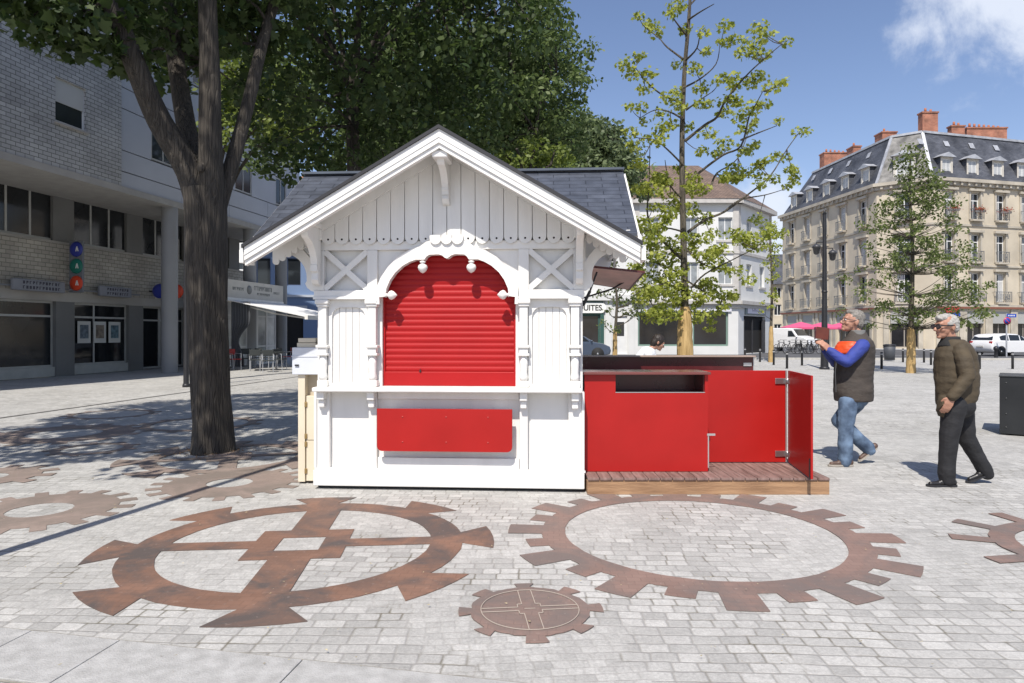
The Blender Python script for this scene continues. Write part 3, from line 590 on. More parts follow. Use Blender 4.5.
# green fronted antiques shop, left neighbour
ab = thing('antiques_shop', 'pale building with dark green shopfront and a white sign reading ANTIQUITES', 'building', (4.6, 49, 0))
M, ln = seg((0.2, 48.0, 0), (8.55, 48.0, 0))
b = MB(M); b.wall(0, ln, 0, 9.6, [(.6, 1.6, 5.2, 7.0), (3.2, 4.2, 5.2, 7.0), (5.8, 6.8, 5.2, 7.0), (3.4, 6.0, .3, 2.85), (6.9, 7.9, .05, 2.7), (.4, 3.0, .3, 2.85)], .25); b.build('wall', M_WALLW, ab, world=True)
for c in (1.1, 3.7, 6.3): window(ab, M, c - .5, c + .5, 5.2, 7.0, .16, mull=(c,))
window(ab, M, 3.4, 6.0, .3, 2.85, .1, fm=mat('dark_green_wood', (.03, .085, .07), .5), gm=SHG, t=.14, name='shop_window', mull=(4.7,))
window(ab, M, .4, 3.0, .3, 2.85, .1, fm=mat('dark_green_wood', (.03, .085, .07), .5), gm=SHG, t=.14, name='shop_window')
b = MB(M); b.wall(6.9, 7.9, .05, 2.7, [(7.1, 7.7, 1.3, 2.3)], .03, .1); b.build('door', M_WFRAME, ab, world=True); b = MB(M); b.box((7.1, .14, 1.3), (7.7, .16, 2.3)); b.build('door_glass', M_GLASS, ab, world=True)
b = MB(M)
b.box((.2, -.12, 2.85), (6.2, -.003, 3.75)); b.box((3.15, -.1, 0), (3.4, -.003, 2.85)); b.box((6.0, -.1, 0), (6.25, -.003, 2.85)); b.box((3.4, -.08, 0), (6.0, -.003, .3)); b.box((.2, -.08, 0), (3.15, -.003, .3)); b.build('shopfront', mat('dark_green_wood', (.03, .085, .07), .5), ab, world=True)
b = MB(M); b.box((-.1, -.3, 3.8), (ln, -.003, 4.2)); b.box((6.35, -.08, 0), (6.8, -.003, 3.8)); b.box((8.0, -.08, 0), (8.4, -.003, 3.8)); b.build('cornice', M_WALLW, ab, world=True)
b = MB(); b.M = M; b.extr(arc(6.05, 3.28, .36, -PI/2, PI/2, 8) + arc(3.25, 3.28, .36, PI/2, 3*PI/2, 8), -.16, -.125); sg = b.build('shop_sign', mat('sign_white', (.78, .78, .74), .5), ab, world=True)
text('ANTIQUITES', .56, M_DARK, sg, tuple(INV[ab.name] @ (M @ Vector((4.65, -.165, 3.27)))), (R(90), 0, 0), bold=.012, sx=.92)
b = MB(); b.add([(0, 47.6, 9.6), (8.6, 47.6, 9.6), (8.6, 54, 12.6), (0, 54, 12.6)], [(0, 1, 2, 3)]); b.build('roof', M_ROOFT, ab, world=True)
# far house seen in the street gap
fb = thing('stone_house', 'distant stone house with grey pitched roof at the end of the side street', 'building', (44, 118, 0))
M, ln = seg((38, 112, 0), (52, 112, 0)); b = MB(M); b.wall(0, ln, 0, 9.5, [(2 + 3 * k, 3.2 + 3 * k, z, z + 1.8) for k in range(4) for z in (1.2, 4.4, 7.2)], .3); b.build('wall', M_STONE, fb, world=True)
for k in range(4):
    for z in (1.2, 4.4, 7.2): window(fb, M, 2 + 3*k, 3.2 + 3*k, z, z + 1.8, .2, t=.1, mull=(2.6 + 3*k,))
b = MB(); b.add([(37.4, 111.4, 9.5), (52.6, 111.4, 9.5), (52.6, 124, 9.5), (37.4, 124, 9.5), (41, 117, 15), (50, 117, 15)], [(0, 1, 5, 4), (1, 2, 5), (2, 3, 4, 5), (3, 0, 4)]); b.build('roof', M_MANS, fb, world=True)
# pale blue house left of the kiosk
bb = thing('blue_house', 'pale blue rendered house with orange tiled roof at the end of the arcade', 'building', (-13, 47, 0))
M, ln = seg((-17.0, 44, 0), (-9.2, 45, 0)); b = MB(M); b.wall(0, ln, 0, 7.0, [(.5 + 1.9*k, 1.4 + 1.9*k, 4.6, 6.4) for k in range(4)] + [(2.25, 3.45, .05, 3.0), (5.2, 6.3, .9, 2.7)], .25); b.build('wall', M_BLUER, bb, world=True)
for k in range(4): window(bb, M, .5 + 1.9*k, 1.4 + 1.9*k, 4.6, 6.4, .12, fm=mat('blue_shutter', (.10, .14, .24), .6))
window(bb, M, 5.2, 6.3, .9, 2.7, .12)
b = MB(M); b.box((2.25, .15, .05), (3.45, .2, 3.0)); b.build('door', M_DARK, bb, world=True)
b = MB(M); b.box((-.1, -.16, 3.85), (ln + .1, -.003, 4.0)); b.box((2.0, -.12, 3.1), (3.7, -.003, 3.3)); b.build('string_course', mat('pale_trim', (.42, .46, .52), .8), bb, world=True)
b = MB(M); b.add([(-.3, -.4, 7.0), (ln + .3, -.4, 7.0), (ln + .3, 8, 7.0), (-.3, 8, 7.0), (1, 4, 8.2), (ln - 1, 4, 8.2)], [(0, 1, 5, 4), (1, 2, 5), (2, 3, 4, 5), (3, 0, 4)]); b.build('roof', M_ORTILE, bb, world=True)
b = MB(M); b.box((ln - .02, .02, 0), (ln, 7.9, 7.0)); b.box((0, .02, 0), (.02, 7.9, 7.0)); b.build('side_wall', M_BLUER, bb, world=True)
hb2 = thing('tall_white_house', 'tall white house with a steep orange tiled roof beyond the blue house', 'building', (-22, 72, 0))
M, ln = seg((-32, 70, 0), (-19.5, 70, 0)); b = MB(M); b.wall(0, ln, 0, 13.5, [(1.2 + 2.6*k, 2.4 + 2.6*k, z, z + 1.9) for k in range(4) for z in (1.5, 4.8, 8, 11)], .25); b.build('wall', M_WALLW, hb2, world=True)
for k in range(4):
    for z in (1.5, 4.8, 8, 11): window(hb2, M, 1.2 + 2.6*k, 2.4 + 2.6*k, z, z + 1.9, .15, mull=(1.8 + 2.6*k,))
b = MB(M); b.add([(-.4, -.5, 13.5), (ln + .4, -.5, 13.5), (ln + .4, 9, 13.5), (-.4, 9, 13.5), (-.4, 4, 18.5), (ln + .4, 4, 18.5)], [(0, 1, 5, 4), (1, 2, 5), (2, 3, 4, 5), (3, 0, 4)]); b.build('roof', M_ORTILE, hb2, world=True)

# ================================================================== long arcade building (left)
lb = thing('arcade_building', 'long modern building with tiled upper storey overhanging shopfronts, metal cladding and round columns', 'building', (-17, 25, 0))
dv = Vector((.175, 1, 0)).normalized()
def fpt(D, c): return Vector((c + .175 * D, D, 0))
C_IN, C_OUT = -19.98, -17.25
M = frame(fpt(12, C_IN), dv); LS = 1 / dv.y
def sD(D): return (D - 12) * LS      # facade coordinate of depth D
end = sD(35.6)
pil = [20.64 - 3.45 * 2 + 3.45 * k for k in range(7)]     # pilaster depths
ops_lo, ops_hi = [], []
for k in range(6):
    a, c = sD(pil[k]) + .42, sD(pil[k + 1]) - .38
    ops_lo.append((a, c)); ops_hi.append((a - .05, c + .05))
b = MB(M); b.wall(0, end, 2.95, 4.65, [], .1); b.build('spandrel_wall', M_TILEB, lb, world=True)
b = MB(M); b.box((0, .0, 2.62), (end, .3, 2.948)); b.box((0, .02, 4.652), (end, .3, 4.72)); b.build('concrete_band', M_CONC, lb, world=True)
b = MB(M)
for D in pil:
    b = MB(M); b.box((sD(D) - .38, .0, 0), (sD(D) + .42, .4, 2.618)); b.build('pilaster', M_DKPIL, lb, world=True)
    b = MB(M); b.box((sD(D) - .45, .05, 4.722), (sD(D) + .45, .4, 6.6)); b.build('pier', M_DKPIL, lb, world=True)
M_ALU = mat('aluminium_frame', (.38, .38, .36), .5, metal=.2, var=.08)
M_SG = mat('reflective_shop_glass', (.012, .014, .016), .04, var=.4, vscale=.5)
for k, (a, c) in enumerate(ops_lo):
    if k == 4:
        window(lb, M, a, a + 1.15, .05, 2.618, .14, fm=M_ALU, gm=M_SG, t=.07, bars=(2.05,), name='shop_door')
        window(lb, M, a + 1.16, c, .05, 2.618, .14, fm=M_ALU, gm=M_SG, t=.07, bars=(2.05,), name='shop_window')
        continue
    w = window(lb, M, a, c, .35, 2.618, .14, fm=M_ALU, gm=M_SG, t=.07, mull=((a + c) / 2 - .3,) if k != 2 else (), bars=(2.1,), name='shop_window')
    s = MB(M); s.box((a, .05, .02), (c, .3, .348)); s.build('shop_sill', mat('pale_sill', (.40, .40, .37), .7, var=.1), lb, world=True)
for k, (a, c) in enumerate(ops_hi):
    window(lb, M, a, c, 4.725, 6.45, .14, fm=M_ALU, gm=mat('office_glass', (.02, .022, .024), .06, var=.4, vscale=.8) , t=.08, mull=(a + (c - a) * .34, a + (c - a) * .66), name='window')
b = MB(M)
a, c = ops_hi[4]; b.box((a + .1, .185, 4.8), (c - .1, .19, 6.4))
b.build('red_curtain', mat('dark_red_curtain', (.10, .02, .02), .9), lb, world=True)
a, c = ops_lo[3]
for k in range(3):
    x = a + .25 + k * .75
    s = MB(M); s.box((x, .10, 1.15), (x + .6, .12, 1.95)); p = s.build('poster', mat('poster_paper', (.5, .5, .47), .7), lb, world=True)
    s = MB(M); s.box((x + .1, .096, 1.32), (x + .5, .099, 1.82)); s.build('picture', mat('poster_ink_%d' % k, [(.10, .13, .16), (.16, .13, .10), (.08, .14, .17)][k], .6, var=.6, vscale=7), p, world=True)
# soffit and overhanging volumes
MO = frame(fpt(12, C_OUT), dv)
b = MB(MO); b.box((0, 0, 6.28), (end + .2, 2.9, 6.5)); b.build('soffit', mat('soffit_concrete', (.33, .32, .30), .85, var=.1), lb, world=True)
sb = sD(23.1); wa, wc_ = sD(20.45), sD(21.6)
b = MB(MO); b.wall(0, sb, 6.5, 17, [(wa, wc_, 7.88, 9.22), (wa - 4.6, wc_ - 4.6, 7.88, 9.22), (wa, wc_, 12, 13.3)], .2); b.build('upper_wall', M_TILEW, lb, world=True)
b = MB(MO); b.box((0, -.03, 6.28), (sb, -.003, 6.5)); b.build('edge_beam', M_CONC, lb, world=True)
for (x, z) in ((wa, 7.88), (wa - 4.6, 7.88), (wa, 12)):
    w = window(lb, MO, x, x + wc_ - wa, z, z + 1.34, .08, fm=M_WFRAME, t=.06); s = MB(MO); s.box((x + .05, .06, z + .62), (x + wc_ - wa - .05, .08, z + 1.3)); s.build('roller_shutter', mat('white_shutter', (.45, .45, .43), .6), w, world=True)
    s = MB(MO); s.box((x - .05, -.08, z - .07), (x + wc_ - wa + .05, -.003, z - .01)); s.build('sill', M_CONC, w, world=True)
# metal cladding, thin joints between broad sheets
b = MB(MO); zz = [6.34, 7.02, 7.74, 9.16, 9.88, 11.3, 12.0, 13.4, 14.1, 15.0]
wins = [(sD(24.6), sD(25.9), 7.74, 9.16), (sD(29.8), sD(31.1), 7.74, 9.16), (sD(33.2), sD(34.2), 7.74, 9.16), (sD(26.9), sD(28.4), 11.3, 13.4), (sD(31.3), sD(32.8), 11.3, 13.4)]
for i in range(len(zz) - 1):
    cut = [w for w in wins if w[2] <= zz[i] + .01 and w[3] >= zz[i + 1] - .01]; x = sb + .02
    for w in cut + [(end, end, 0, 0)]:
        n = max(1, round((w[0] - x) / 3.0)); st = (w[0] - x) / n
        for k in range(n): b.box((x + k * st + .01, .05, zz[i] + .018), (x + (k + 1) * st - .01, .12, zz[i + 1] - .018))
        x = w[1]
b.build('cladding', M_CLAD, lb, world=True)
b = MB(MO); b.box((sb + .01, .13, 6.3), (end, .5, 15.0)); b.box((end - .2, .5, 6.3), (end, 9, 15.0)); b.box((0, 6.5, 0), (end, 7, 17)); b.box((0, .3, 16.8), (sb, 7, 17)); b.box((sb, .3, 14.9), (end, 7, 15.1)); b.box((sb - .25, .3, 14.9), (sb - .02, 7, 17)); b.build('core_wall', mat('dark_joint', (.12, .125, .13), .8), lb, world=True)
for w in wins: window(lb, MO, w[0], w[1], w[2] + .05, w[3] - .05, .07, fm=M_ALU, t=.06, mull=((w[0] + w[1]) / 2,))
for D in (25.95, 28.7, 31.4, 34.2):
    p = fpt(D, -17.55); b = MB(); b.tube([p, p + Vector((0, 0, 3)), p + Vector((0, 0, 6.28))], .29, 24, cap=False); b.build('column', mat('grey_column', (.24, .245, .25), .6, var=.08, vscale=.8), lb, world=True)
# cafe at the far end of the arcade
b = MB(MO); x0, x1 = sD(28.9), sD(33.6); b.box((x0, -.12, 3.05), (x1, -.02, 3.82)); sg = b.build('cafe_sign', mat('cream_sign', (.52, .50, .45), .7, var=.05), lb, world=True)
b = MB(MO); rg = random.Random(2)
for (xa, xb, z0, zh) in ((x0 + .45, x0 + 1.3, 3.38, .14), (x0 + 2.15, x0 + 3.7, 3.46, .2), (x0 + 2.4, x0 + 3.5, 3.24, .12), (x1 - .9, x1 - .4, 3.36, .12)):
    x = xa
    while x < xb: w = rg.uniform(.05, .09); b.box((x, -.128, z0), (x + .025, -.121, z0 + zh)); b.box((x + .03, -.128, z0 + zh * rg.choice((.0, .4, .8))), (x + w, -.121, z0 + zh * .95)); x += w + .04
lt = b.build('lettering', mat('faded_ink', (.16, .17, .16), .7), lb, world=True); lt.parent = sg
b = MB(MO); b.lathe([(.20, 0), (.20, .01)], (x0 + 1.75, -.13, 3.45), 'y', 20); b.lathe([(.001, 0), (.001, .01)], (x0 + 1.75, -.13, 3.45), 'y', 8); em = b.build('emblem', mat('faded_ink2', (.22, .22, .2), .7), lb, world=True); em.parent = sg
b = MB(MO)
for k in range(5):
    xa = x0 + .5 + k * .85; wframe(b, xa, xa + .85, .05, 2.95, .25, .07, .06, (), (.9, 2.3))
f = b.build('cafe_window', mat('white_alu', (.62, .62, .60), .5), lb, world=True)
b = MB(MO); b.box((x0 + .5, .28, .1), (x0 + 4.75, .285, 2.9)); g = b.build('pane', mat('painted_bright_glass', (.52, .53, .52), .08, var=.5, vscale=.9), f, world=True)  # pale pane colour stands in for reflections and the bright interior
# large awning over the terrace
aw = thing('terrace_awning', 'white folding awning reaching out over the cafe terrace beyond the tree trunk', 'awning', tuple(fpt(31, C_OUT)))
b = MB(MO); q0, q1 = x0 - .1, x1 - .1
b.add([(q0, -.02, 2.98), (q1, -.02, 2.98), (q1, -3.75, 2.22), (q0, -3.75, 2.22), (q0, -.02, 2.94), (q1, -.02, 2.94), (q1, -3.75, 2.18), (q0, -3.75, 2.18)], [(0,1,2,3),(7,6,5,4),(0,4,5,1),(1,5,6,2),(2,6,7,3),(3,7,4,0)])
b.build('canopy', mat('awning_cloth', (.72, .72, .72), .8, var=.04), aw, world=True)
b = MB(MO); b.box((q0 - .05, -3.88, 2.08), (q1 + .05, -3.74, 2.25)); b.build('front_bar', M_WHITE, aw, world=True)
b = MB(MO); b.box((q0, -.2, 2.86), (q1, -.02, 3.04)); b.build('cassette', M_WHITE, aw, world=True)
for x in (q0 + .4, q1 - .4): b = MB(MO); b.bar((x, -.1, 2.85), (x + .5, -1.9, 2.35), .06); b.bar((x + .5, -1.9, 2.35), (x, -3.7, 2.12), .06); b.build('folding_arm', M_WHITE, aw, world=True)
cu = MB(MO); n = 40
def cprof(t, z):
    w = .55 if z > 1.9 else .55 - .33 * math.sin(min(1, (1.9 - z) / .8) * PI / 2) if z > 1.1 else .22 + .16 * min(1, (1.1 - z) / .7)
    return (x0 + .15 + .07 * math.sin(t * 44), -.25 - w * t * 1.6, z)
zs = [2.85 - 2.75 * i / 14 for i in range(15)]
cu.add([cprof(k / n, z) for z in zs for k in range(n + 1)], [(i*(n+1)+k, i*(n+1)+k+1, (i+1)*(n+1)+k+1, (i+1)*(n+1)+k) for i in range(14) for k in range(n)], True)
tag(cu.build('side_curtain', mat('grey_canvas', (.10, .105, .115), .9), uv=False), 'grey canvas side curtain tied in at the waist under the white awning', 'curtain')
# round discs of the opticians' / shop signs
ts = thing('totem_sign', 'upright panel with blue, green and red discs mounted on the tiled wall', 'sign', tuple(fpt(24.4, C_IN + .5) + Vector((0, 0, 3))))
b = MB(M); sx = sD(24.25); b.cbox((sx - .06, -.62, 2.95), (sx + .02, -.06, 4.78), .02); b.build('panel', mat('sign_grey', (.16, .17, .19), .5), ts, world=True)
for k, (colr, nm) in enumerate((((.03, .045, .30), 'blue disc'), ((.01, .17, .13), 'green disc'), ((.65, .06, .02), 'red disc'))):
    z = 4.48 - k * .60; b = MB(M); b.lathe([(.10, -.10), (.24, -.09), (.27, -.065)], (sx, -.36, z), 'x', 24); dsc = b.build('disc', mat(nm.replace(' ', '_'), colr, .4), ts, world=True); dsc['label'] = nm
    b = MB(M); 
    for e in (-1, 1): b.bar((sx - .105, -.43 + e * .045, z - .08), (sx - .105, -.43, z + .09), .03)
    lt = b.build('letter', mat('sign_white', (.78, .78, .74), .5), ts, world=True); lt.parent = dsc
for D, dy, nm, colr, lab in ((28.3, -.45, 'blue_disc', (.03, .045, .30), 'small round blue sign half hidden behind the first round column'), (28.6, -1.05, 'red_disc', (.65, .06, .02), 'small round red sign between the round column and the tree trunk')):
    sgn = thing('disc_sign', lab, 'sign', tuple(fpt(D, C_IN) + Vector((0, 0, 3.2)))); b = MB(M); x = sD(D); b.lathe([(.10, -.06), (.27, -.05), (.30, 0), (.27, .05)], (x, dy, 3.25), 'x', 24); b.build('disc', MATS[nm], sgn, world=True)
    b = MB(M); b.bar((x, dy, 3.25), (x, 0, 3.25), .05); b.build('bracket', M_IRON, sgn, world=True)
for (D0, D1, lab) in ((21.75, 23.75, 'grey shop name board of two lines of small dark lettering above the nearest shop window'), (25.3, 26.9, 'grey shop name board to the right of the three disc sign')):
    a, c = sD(D0), sD(D1); s = thing('name_board', lab, 'sign', tuple(fpt((D0 + D1) / 2, C_IN) + Vector((0, 0, 2.9))), 0, 'grey name boards on the arcade')
    b = MB(M); b.cbox((a, -.34, 2.90), (c, -.22, 3.28), .03); b.build('panel', mat('board_grey', (.20, .21, .24), .5, var=.1), s, world=True)
    b = MB(M); b.bar((a - .6, -.2, 3.05), (c + .6, -.2, 3.05), .05); b.build('rail', mat('sign_grey', (.16, .17, .19), .5), s, world=True)
    b = MB(M); rg = random.Random(int(D0))
    for row in (3.12, 2.96):
        x = a + .35
        while x < c - .25: b.box((x, -.346, row), (x + .03, -.341, row + .10)); b.box((x + .03, -.346, row + rg.choice((0, .04, .08))), (x + .075, -.341, row + .10)); x += .125
    b.build('lettering', mat('dark_ink', (.05, .05, .07), .7), s, world=True)

# ================================================================== THE KIOSK
KR = R(-3.5); K0 = (-.62, 6.62, 0)
kk = thing('kiosk', 'small white wooden kiosk with fretwork gable and red roller shutter', 'kiosk', K0, KR)
def kb(mb, name, m, parent=kk, **k): return mb.build(name, m, parent, **k)
GA, ZR = .585, 3.34                 # gable slope, ridge height
def zr(u): return ZR - GA * abs(u)
# body
b = MB(); b.wall(-1.28, 1.28, .05, 2.42, [(-.655, .655, 1.0, 2.30)], .22, .035)
b.box((-1.30, .035, .05), (-1.262, 1.9, 2.62)); b.box((1.262, .035, .05), (1.30, 1.9, 2.62)); b.box((-1.26, 1.86, .05), (1.26, 1.9, 2.62))
b.extr([(-1.24, 2.42), (1.24, 2.42), (1.24, zr(1.24) - .12), (0, zr(0) - .12), (-1.24, zr(1.24) - .12)], .035, .06); kb(b, 'wall', M_WHITE)
b = MB(); 
for s in (-1, 1):
    b.extr([(.06, 2.58), (1.84, 2.58), (.98, 3.16)], s * 1.262, s * 1.29, plane='yz')
kb(b, 'side_gable', M_WHITE)
b = MB(); b.box((-1.29, .02, .0), (1.32, 1.92, .05)); kb(b, 'plinth', mat('dark_plinth_board', (.03, .03, .03), .8))  # near-black board under the kiosk walls
# lower front: base board, stiles, rails
b = MB(); b.cbox((-1.315, -.055, .035), (1.315, .03, .185), .008); b.cbox((-1.305, -.045, .185), (1.325, .03, .205), .005); kb(b, 'base_board', M_WHITE)
UC = (-1.225, -.735, .735, 1.225)
for x in UC:
    w = .062 if abs(x) > 1 else .04
    b = MB(); b.cbox((x - w, -.022, .205), (x + w, .034, .955), .005)
    b.cbox((x - .036, -.115, .875), (x + .036, -.0225, .955), .008); b.cbox((x - .030, -.085, .80), (x + .030, -.0225, .874), .010); kb(b, 'lower_post', M_WHITE)
for s in (-1, 1): b = MB(); b.cbox((s * 1.315, -.035, .205), (s * 1.2875, .2, .955), .004); kb(b, 'corner_board', M_WHITE)
b = MB(); b.cbox((-.69, -.012, .88), (.69, .034, .954), .004); b.cbox((-.69, -.012, .205), (.69, .034, .31), .004); kb(b, 'rail', M_WHITE)
# drop panel
def rrect(x0, x1, z0, z1, r, tl=True):
    p = arc(x0 + r, z0 + r, r, PI, 1.5*PI, 6) + arc(x1 - r, z0 + r, r, 1.5*PI, 2*PI, 6)
    return p + [(x1, z1), (x0, z1)]
b = MB(); b.extr(rrect(-.668, .630, .390, .795, .05), -.118, -.092); dp = kb(b, 'drop_panel', M_RED, bev=.002); dp['label'] = 'red drop panel with rounded lower corners'
b = MB()
for x in (-.42, .0, .40):
    for z in (.48, .72): b.lathe([(.007, -.122), (.007, -.118)], (x, 0, z), 'y', 10)
b.build('screw', mat('painted_screw', (.45, .06, .05), .4), dp)
b = MB(); b.box((-.60, -.09, .70), (-.5, -.02, .78)); b.box((.45, -.09, .70), (.55, -.02, .78)); b.box((-.6, -.09, .42), (-.5, -.02, .48)); b.box((.45, -.09, .42), (.55, -.02, .48)); b.build('batten', M_WHITE, dp)
# shelf
b = MB(); b.cbox((-1.29, -.165, .957), (1.29, .03, .998), .010); kb(b, 'counter_shelf', M_WHITE)
# upper posts
for x in UC:
    b = MB(); w = .040
    b.cbox((x - .05, -.062, .999), (x + .05, .03, 1.06), .008)
    b.lathe([(.036, 1.06), (.044, 1.10), (.034, 1.14), (.040, 1.22), (.036, 1.30)], (x, -.02, 0), n=14)
    b.cbox((x - .056, -.075, 1.30), (x + .056, .03, 1.325), .006); b.cbox((x - .042, -.062, 1.325), (x + .042, .03, 1.375), .004); b.cbox((x - .060, -.078, 1.375), (x + .060, .03, 1.405), .008)
    b.cbox((x - w, -.055, 1.405), (x + w, .03, 1.775), .006)
    b.cbox((x - .054, -.070, 1.775), (x + .054, .03, 1.80), .006); b.cbox((x - .066, -.085, 1.80), (x + .066, .03, 1.845), .010); kb(b, 'upper_post', M_WHITE)
# arched side panels between posts
for s in (-1, 1):
    x0, x1 = s * 1.18, s * .78; xa, xc = min(x0, x1), max(x0, x1)
    hole = [(xa + .035, 1.03), (xc - .035, 1.03), (xc - .035, 1.68)] + arc(xc - .125, 1.68, .09, 0, PI/2, 6)[1:] + arc(xa + .125, 1.68, .09, PI/2, PI, 6)
    b = MB(); b.extr([(xa, .999), (xc, .999), (xc, 1.845), (xa, 1.845)], -.004, .030, [hole]); kb(b, 'arched_panel', M_WHITE)
    b = MB(); n = 5; st = (xc - xa - .07) / n
    for k in range(n): b.cbox((xa + .035 + k * st + .002, .022, 1.03), (xa + .035 + (k + 1) * st - .002, .034, 1.77), .002)
    kb(b, 'matchboarding', M_WHITE)
# cross beam
for (a, c) in ((-1.31, -.66), (.66, 1.31)): b = MB(); b.cbox((a, -.050, 1.846), (c, .03, 1.935), .006); b.cbox((a - .004, -.068, 1.846), (c - .02, -.0505, 1.872), .005); kb(b, 'cross_beam', M_WHITE)
b = MB(); b.cbox((-1.31, -.045, 2.325), (1.31, .03, 2.41), .005); kb(b, 'top_beam', M_WHITE)
# X braces
for s in (-1, 1):
    xo, xi = s * 1.255, s * .735
    b = MB(); b.cbox((min(xo - .045, xo + .045), -.046, 1.936), (max(xo - .045, xo + .045), .03, 2.324), .005); kb(b, 'frame_post', M_WHITE)
    b = MB(); b.cbox((xi - .05, -.046, 1.936), (xi + .05, .03, 2.324), .005); kb(b, 'frame_post', M_WHITE)
    xa, xc = s * 1.21, s * .785
    b = MB(); b.bar((xa, -.018, 1.945), (xc, -.018, 2.315), .055, .04, up=(0, 1, 0)); kb(b, 'cross_brace', M_WHITE)
    b = MB(); b.bar((xa, -.015, 2.315), (xc, -.015, 1.945), .055, .04, up=(0, 1, 0)); kb(b, 'cross_brace', M_WHITE)
# fretwork arch
half_out = [(.684, 1.80), (.684, 1.96), (.64, 2.06), (.57, 2.16), (.48, 2.25), (.37, 2.315), (.26, 2.355), (.20, 2.40), (.13, 2.415)] 
top = [(.13, 2.415), (.10, 2.455), (.05, 2.44), (.03, 2.455), (0, 2.47)]
lobes = arc(.155, 2.425, .05, 0, PI, 6)[::1]
half_in = [(.655, 1.80), (.655, 1.865), (.60, 1.875), (.585, 1.95), (.55, 2.03), (.50, 2.10), (.43, 2.165), (.36, 2.205), (.30, 2.225), (.215, 2.225), (.195, 2.255), (.165, 2.272), (.08, 2.275), (.045, 2.265), (.02, 2.245), (0, 2.237)]
outer = half_out + [(.10, 2.43), (.05, 2.425), (0, 2.43)] + [(-x, z) for x, z in ([(.05, 2.425), (.10, 2.43)] + half_out[::-1])]
inner = [(-x, z) for x, z in half_in] + half_in[::-1][1:]
b = MB(); b.extr(outer + inner, -.085, -.047); kb(b, 'fretwork_arch', M_WHITE, bev=.003)
b = MB(); sp_in = [(-x * 1.012, z) for x, z in half_in[2:]] + [(x * 1.012, z) for x, z in half_in[::-1][1:-2]]; b.extr([(-.684, 1.87), (-.684, 2.324), (.684, 2.324), (.684, 1.87), (.62, 1.87)] + sp_in[::-1] + [(-.62, 1.87)], -.004, .03); kb(b, 'spandrel', M_WHITE)
b = MB()
for s in (-1, 0, 1): b.extr(arc(s * .105, 2.425, .056, PI, 2 * PI, 10) + [(s * .105 + .056, 2.455), (s * .105 - .056, 2.455)], -.106, -.086)
kb(b, 'scallop', M_WHITE, bev=.002)
for s in (-1, 1):
    b = MB(); b.lathe([(.012, 2.215), (.030, 2.208), (.026, 2.195), (.014, 2.188), (.040, 2.172), (.048, 2.150), (.040, 2.125), (.022, 2.105), (.004, 2.095)], (s * .235, -.066, 0), n=16); kb(b, 'drop_finial', M_WHITE)
    b = MB(); b.lathe([(.012, s * .605), (.024, s * .592), (.013, s * .582), (.018, s * .574), (.040, s * .558), (.046, s * .538), (.036, s * .515), (.012, s * .492), (.003, s * .484)], (0, -.066, 1.885), 'x', 16); kb(b, 'side_finial', M_WHITE)
# shutter
b = MB(); prof = []; z = 1.135; pit = .0575
while z < 2.29:
    for k in range(6): t = k / 6; prof.append((.087 + .008 * (1 - math.sin(PI * t)) , z + pit * t))
    z += pit
n = len(prof)
b.add([(x, p[0], p[1]) for x in (-.655, .655) for p in prof], [(k, k + 1, n + k + 1, n + k) for k in range(n - 1)], True); sh = kb(b, 'roller_shutter', M_REDSH, uv=False)
b = MB(); b.cbox((-.652, .072, 1.0), (.652, .098, 1.14), .006); b.build('bottom_bar', M_REDSH, sh)
b = MB(); b.lathe([(.009, .062), (.012, .068), (.010, .072)], (-.285, 0, 1.145), 'y', 10); b.bar((-.285, .064, 1.15), (-.285, .064, 1.17), .006); b.build('lock', M_IRON, sh)
b = MB(); b.box((-.655, .07, 1.0), (-.635, .11, 2.3)); b.box((.635, .07, 1.0), (.655, .11, 2.3)); b.build('guide_rail', M_REDSH, sh)
# gable boards with rounded feet
b = MB(); dots = MB(); bw = .1365; N = 18
for k in range(N):
    c = (k - (N - 1) / 2) * bw; w = bw / 2 - .0035; tz0, tz1 = zr(c - w) - .035, zr(c + w) - .035
    y = -.075 if k % 2 else -.072
    if k in (8, 9): top_ = [(c + w, zr(c + w) - .035), (c - w, zr(c - w) - .035)]
    else: top_ = [(c + w, tz1), (c - w, tz0)]
    b.extr(arc(c, 2.405 + w * .55, w, PI, 2 * PI, 10) + top_, y, y + .024); dots.lathe([(.010, y - .0015), (.010, y + .002)], (c, 0, 2.425), 'y', 10)
gb = kb(b, 'gable_boards', M_WHITE, bev=.0025); dots.build('drill_hole', M_DARK, gb)
# gable roof: slate, soffit, rake boards
def slab(mb, pts, t):
    mb.add([(p[0], p[1], p[2]) for p in pts] + [(p[0], p[1], p[2] - t) for p in pts], [tuple(range(len(pts))), tuple(range(len(pts) * 2 - 1, len(pts) - 1, -1))] + [(i, (i + 1) % len(pts), (i + 1) % len(pts) + len(pts), i + len(pts)) for i in range(len(pts))])
VF = -.50; UE = 1.78; MS = .66; VR = .98; VE = -.34; ZM_ = 3.27
def zm(v): return ZM_ - MS * abs(v - VR)
b = MB(); b2 = MB(); tr = MB()
for s in (-1, 1):
    ge = lambda u, v, dz: (s * u, v, zr(u) + dz)
    slab(b, [ge(-.0, VF, .03), ge(UE, VF, .03), ge(UE, VE - .02, .03), ge((ZR - zm(VE)) / GA, VE + .02, .03), ge((ZR - ZM_) / GA, VR, .03), ge(0, VR + .1, .03)], .03)
    slab(b2, [ge(0, VF + .03, 0), ge(UE - .01, VF + .03, 0), ge(UE - .01, VE - .03, 0), ge(1.50, VE + .06, 0), ge(0, VR, 0)], .028)
gr = kb(b, 'gable_roof', M_SLATE); kb(b2, 'gable_soffit', M_WHITE)
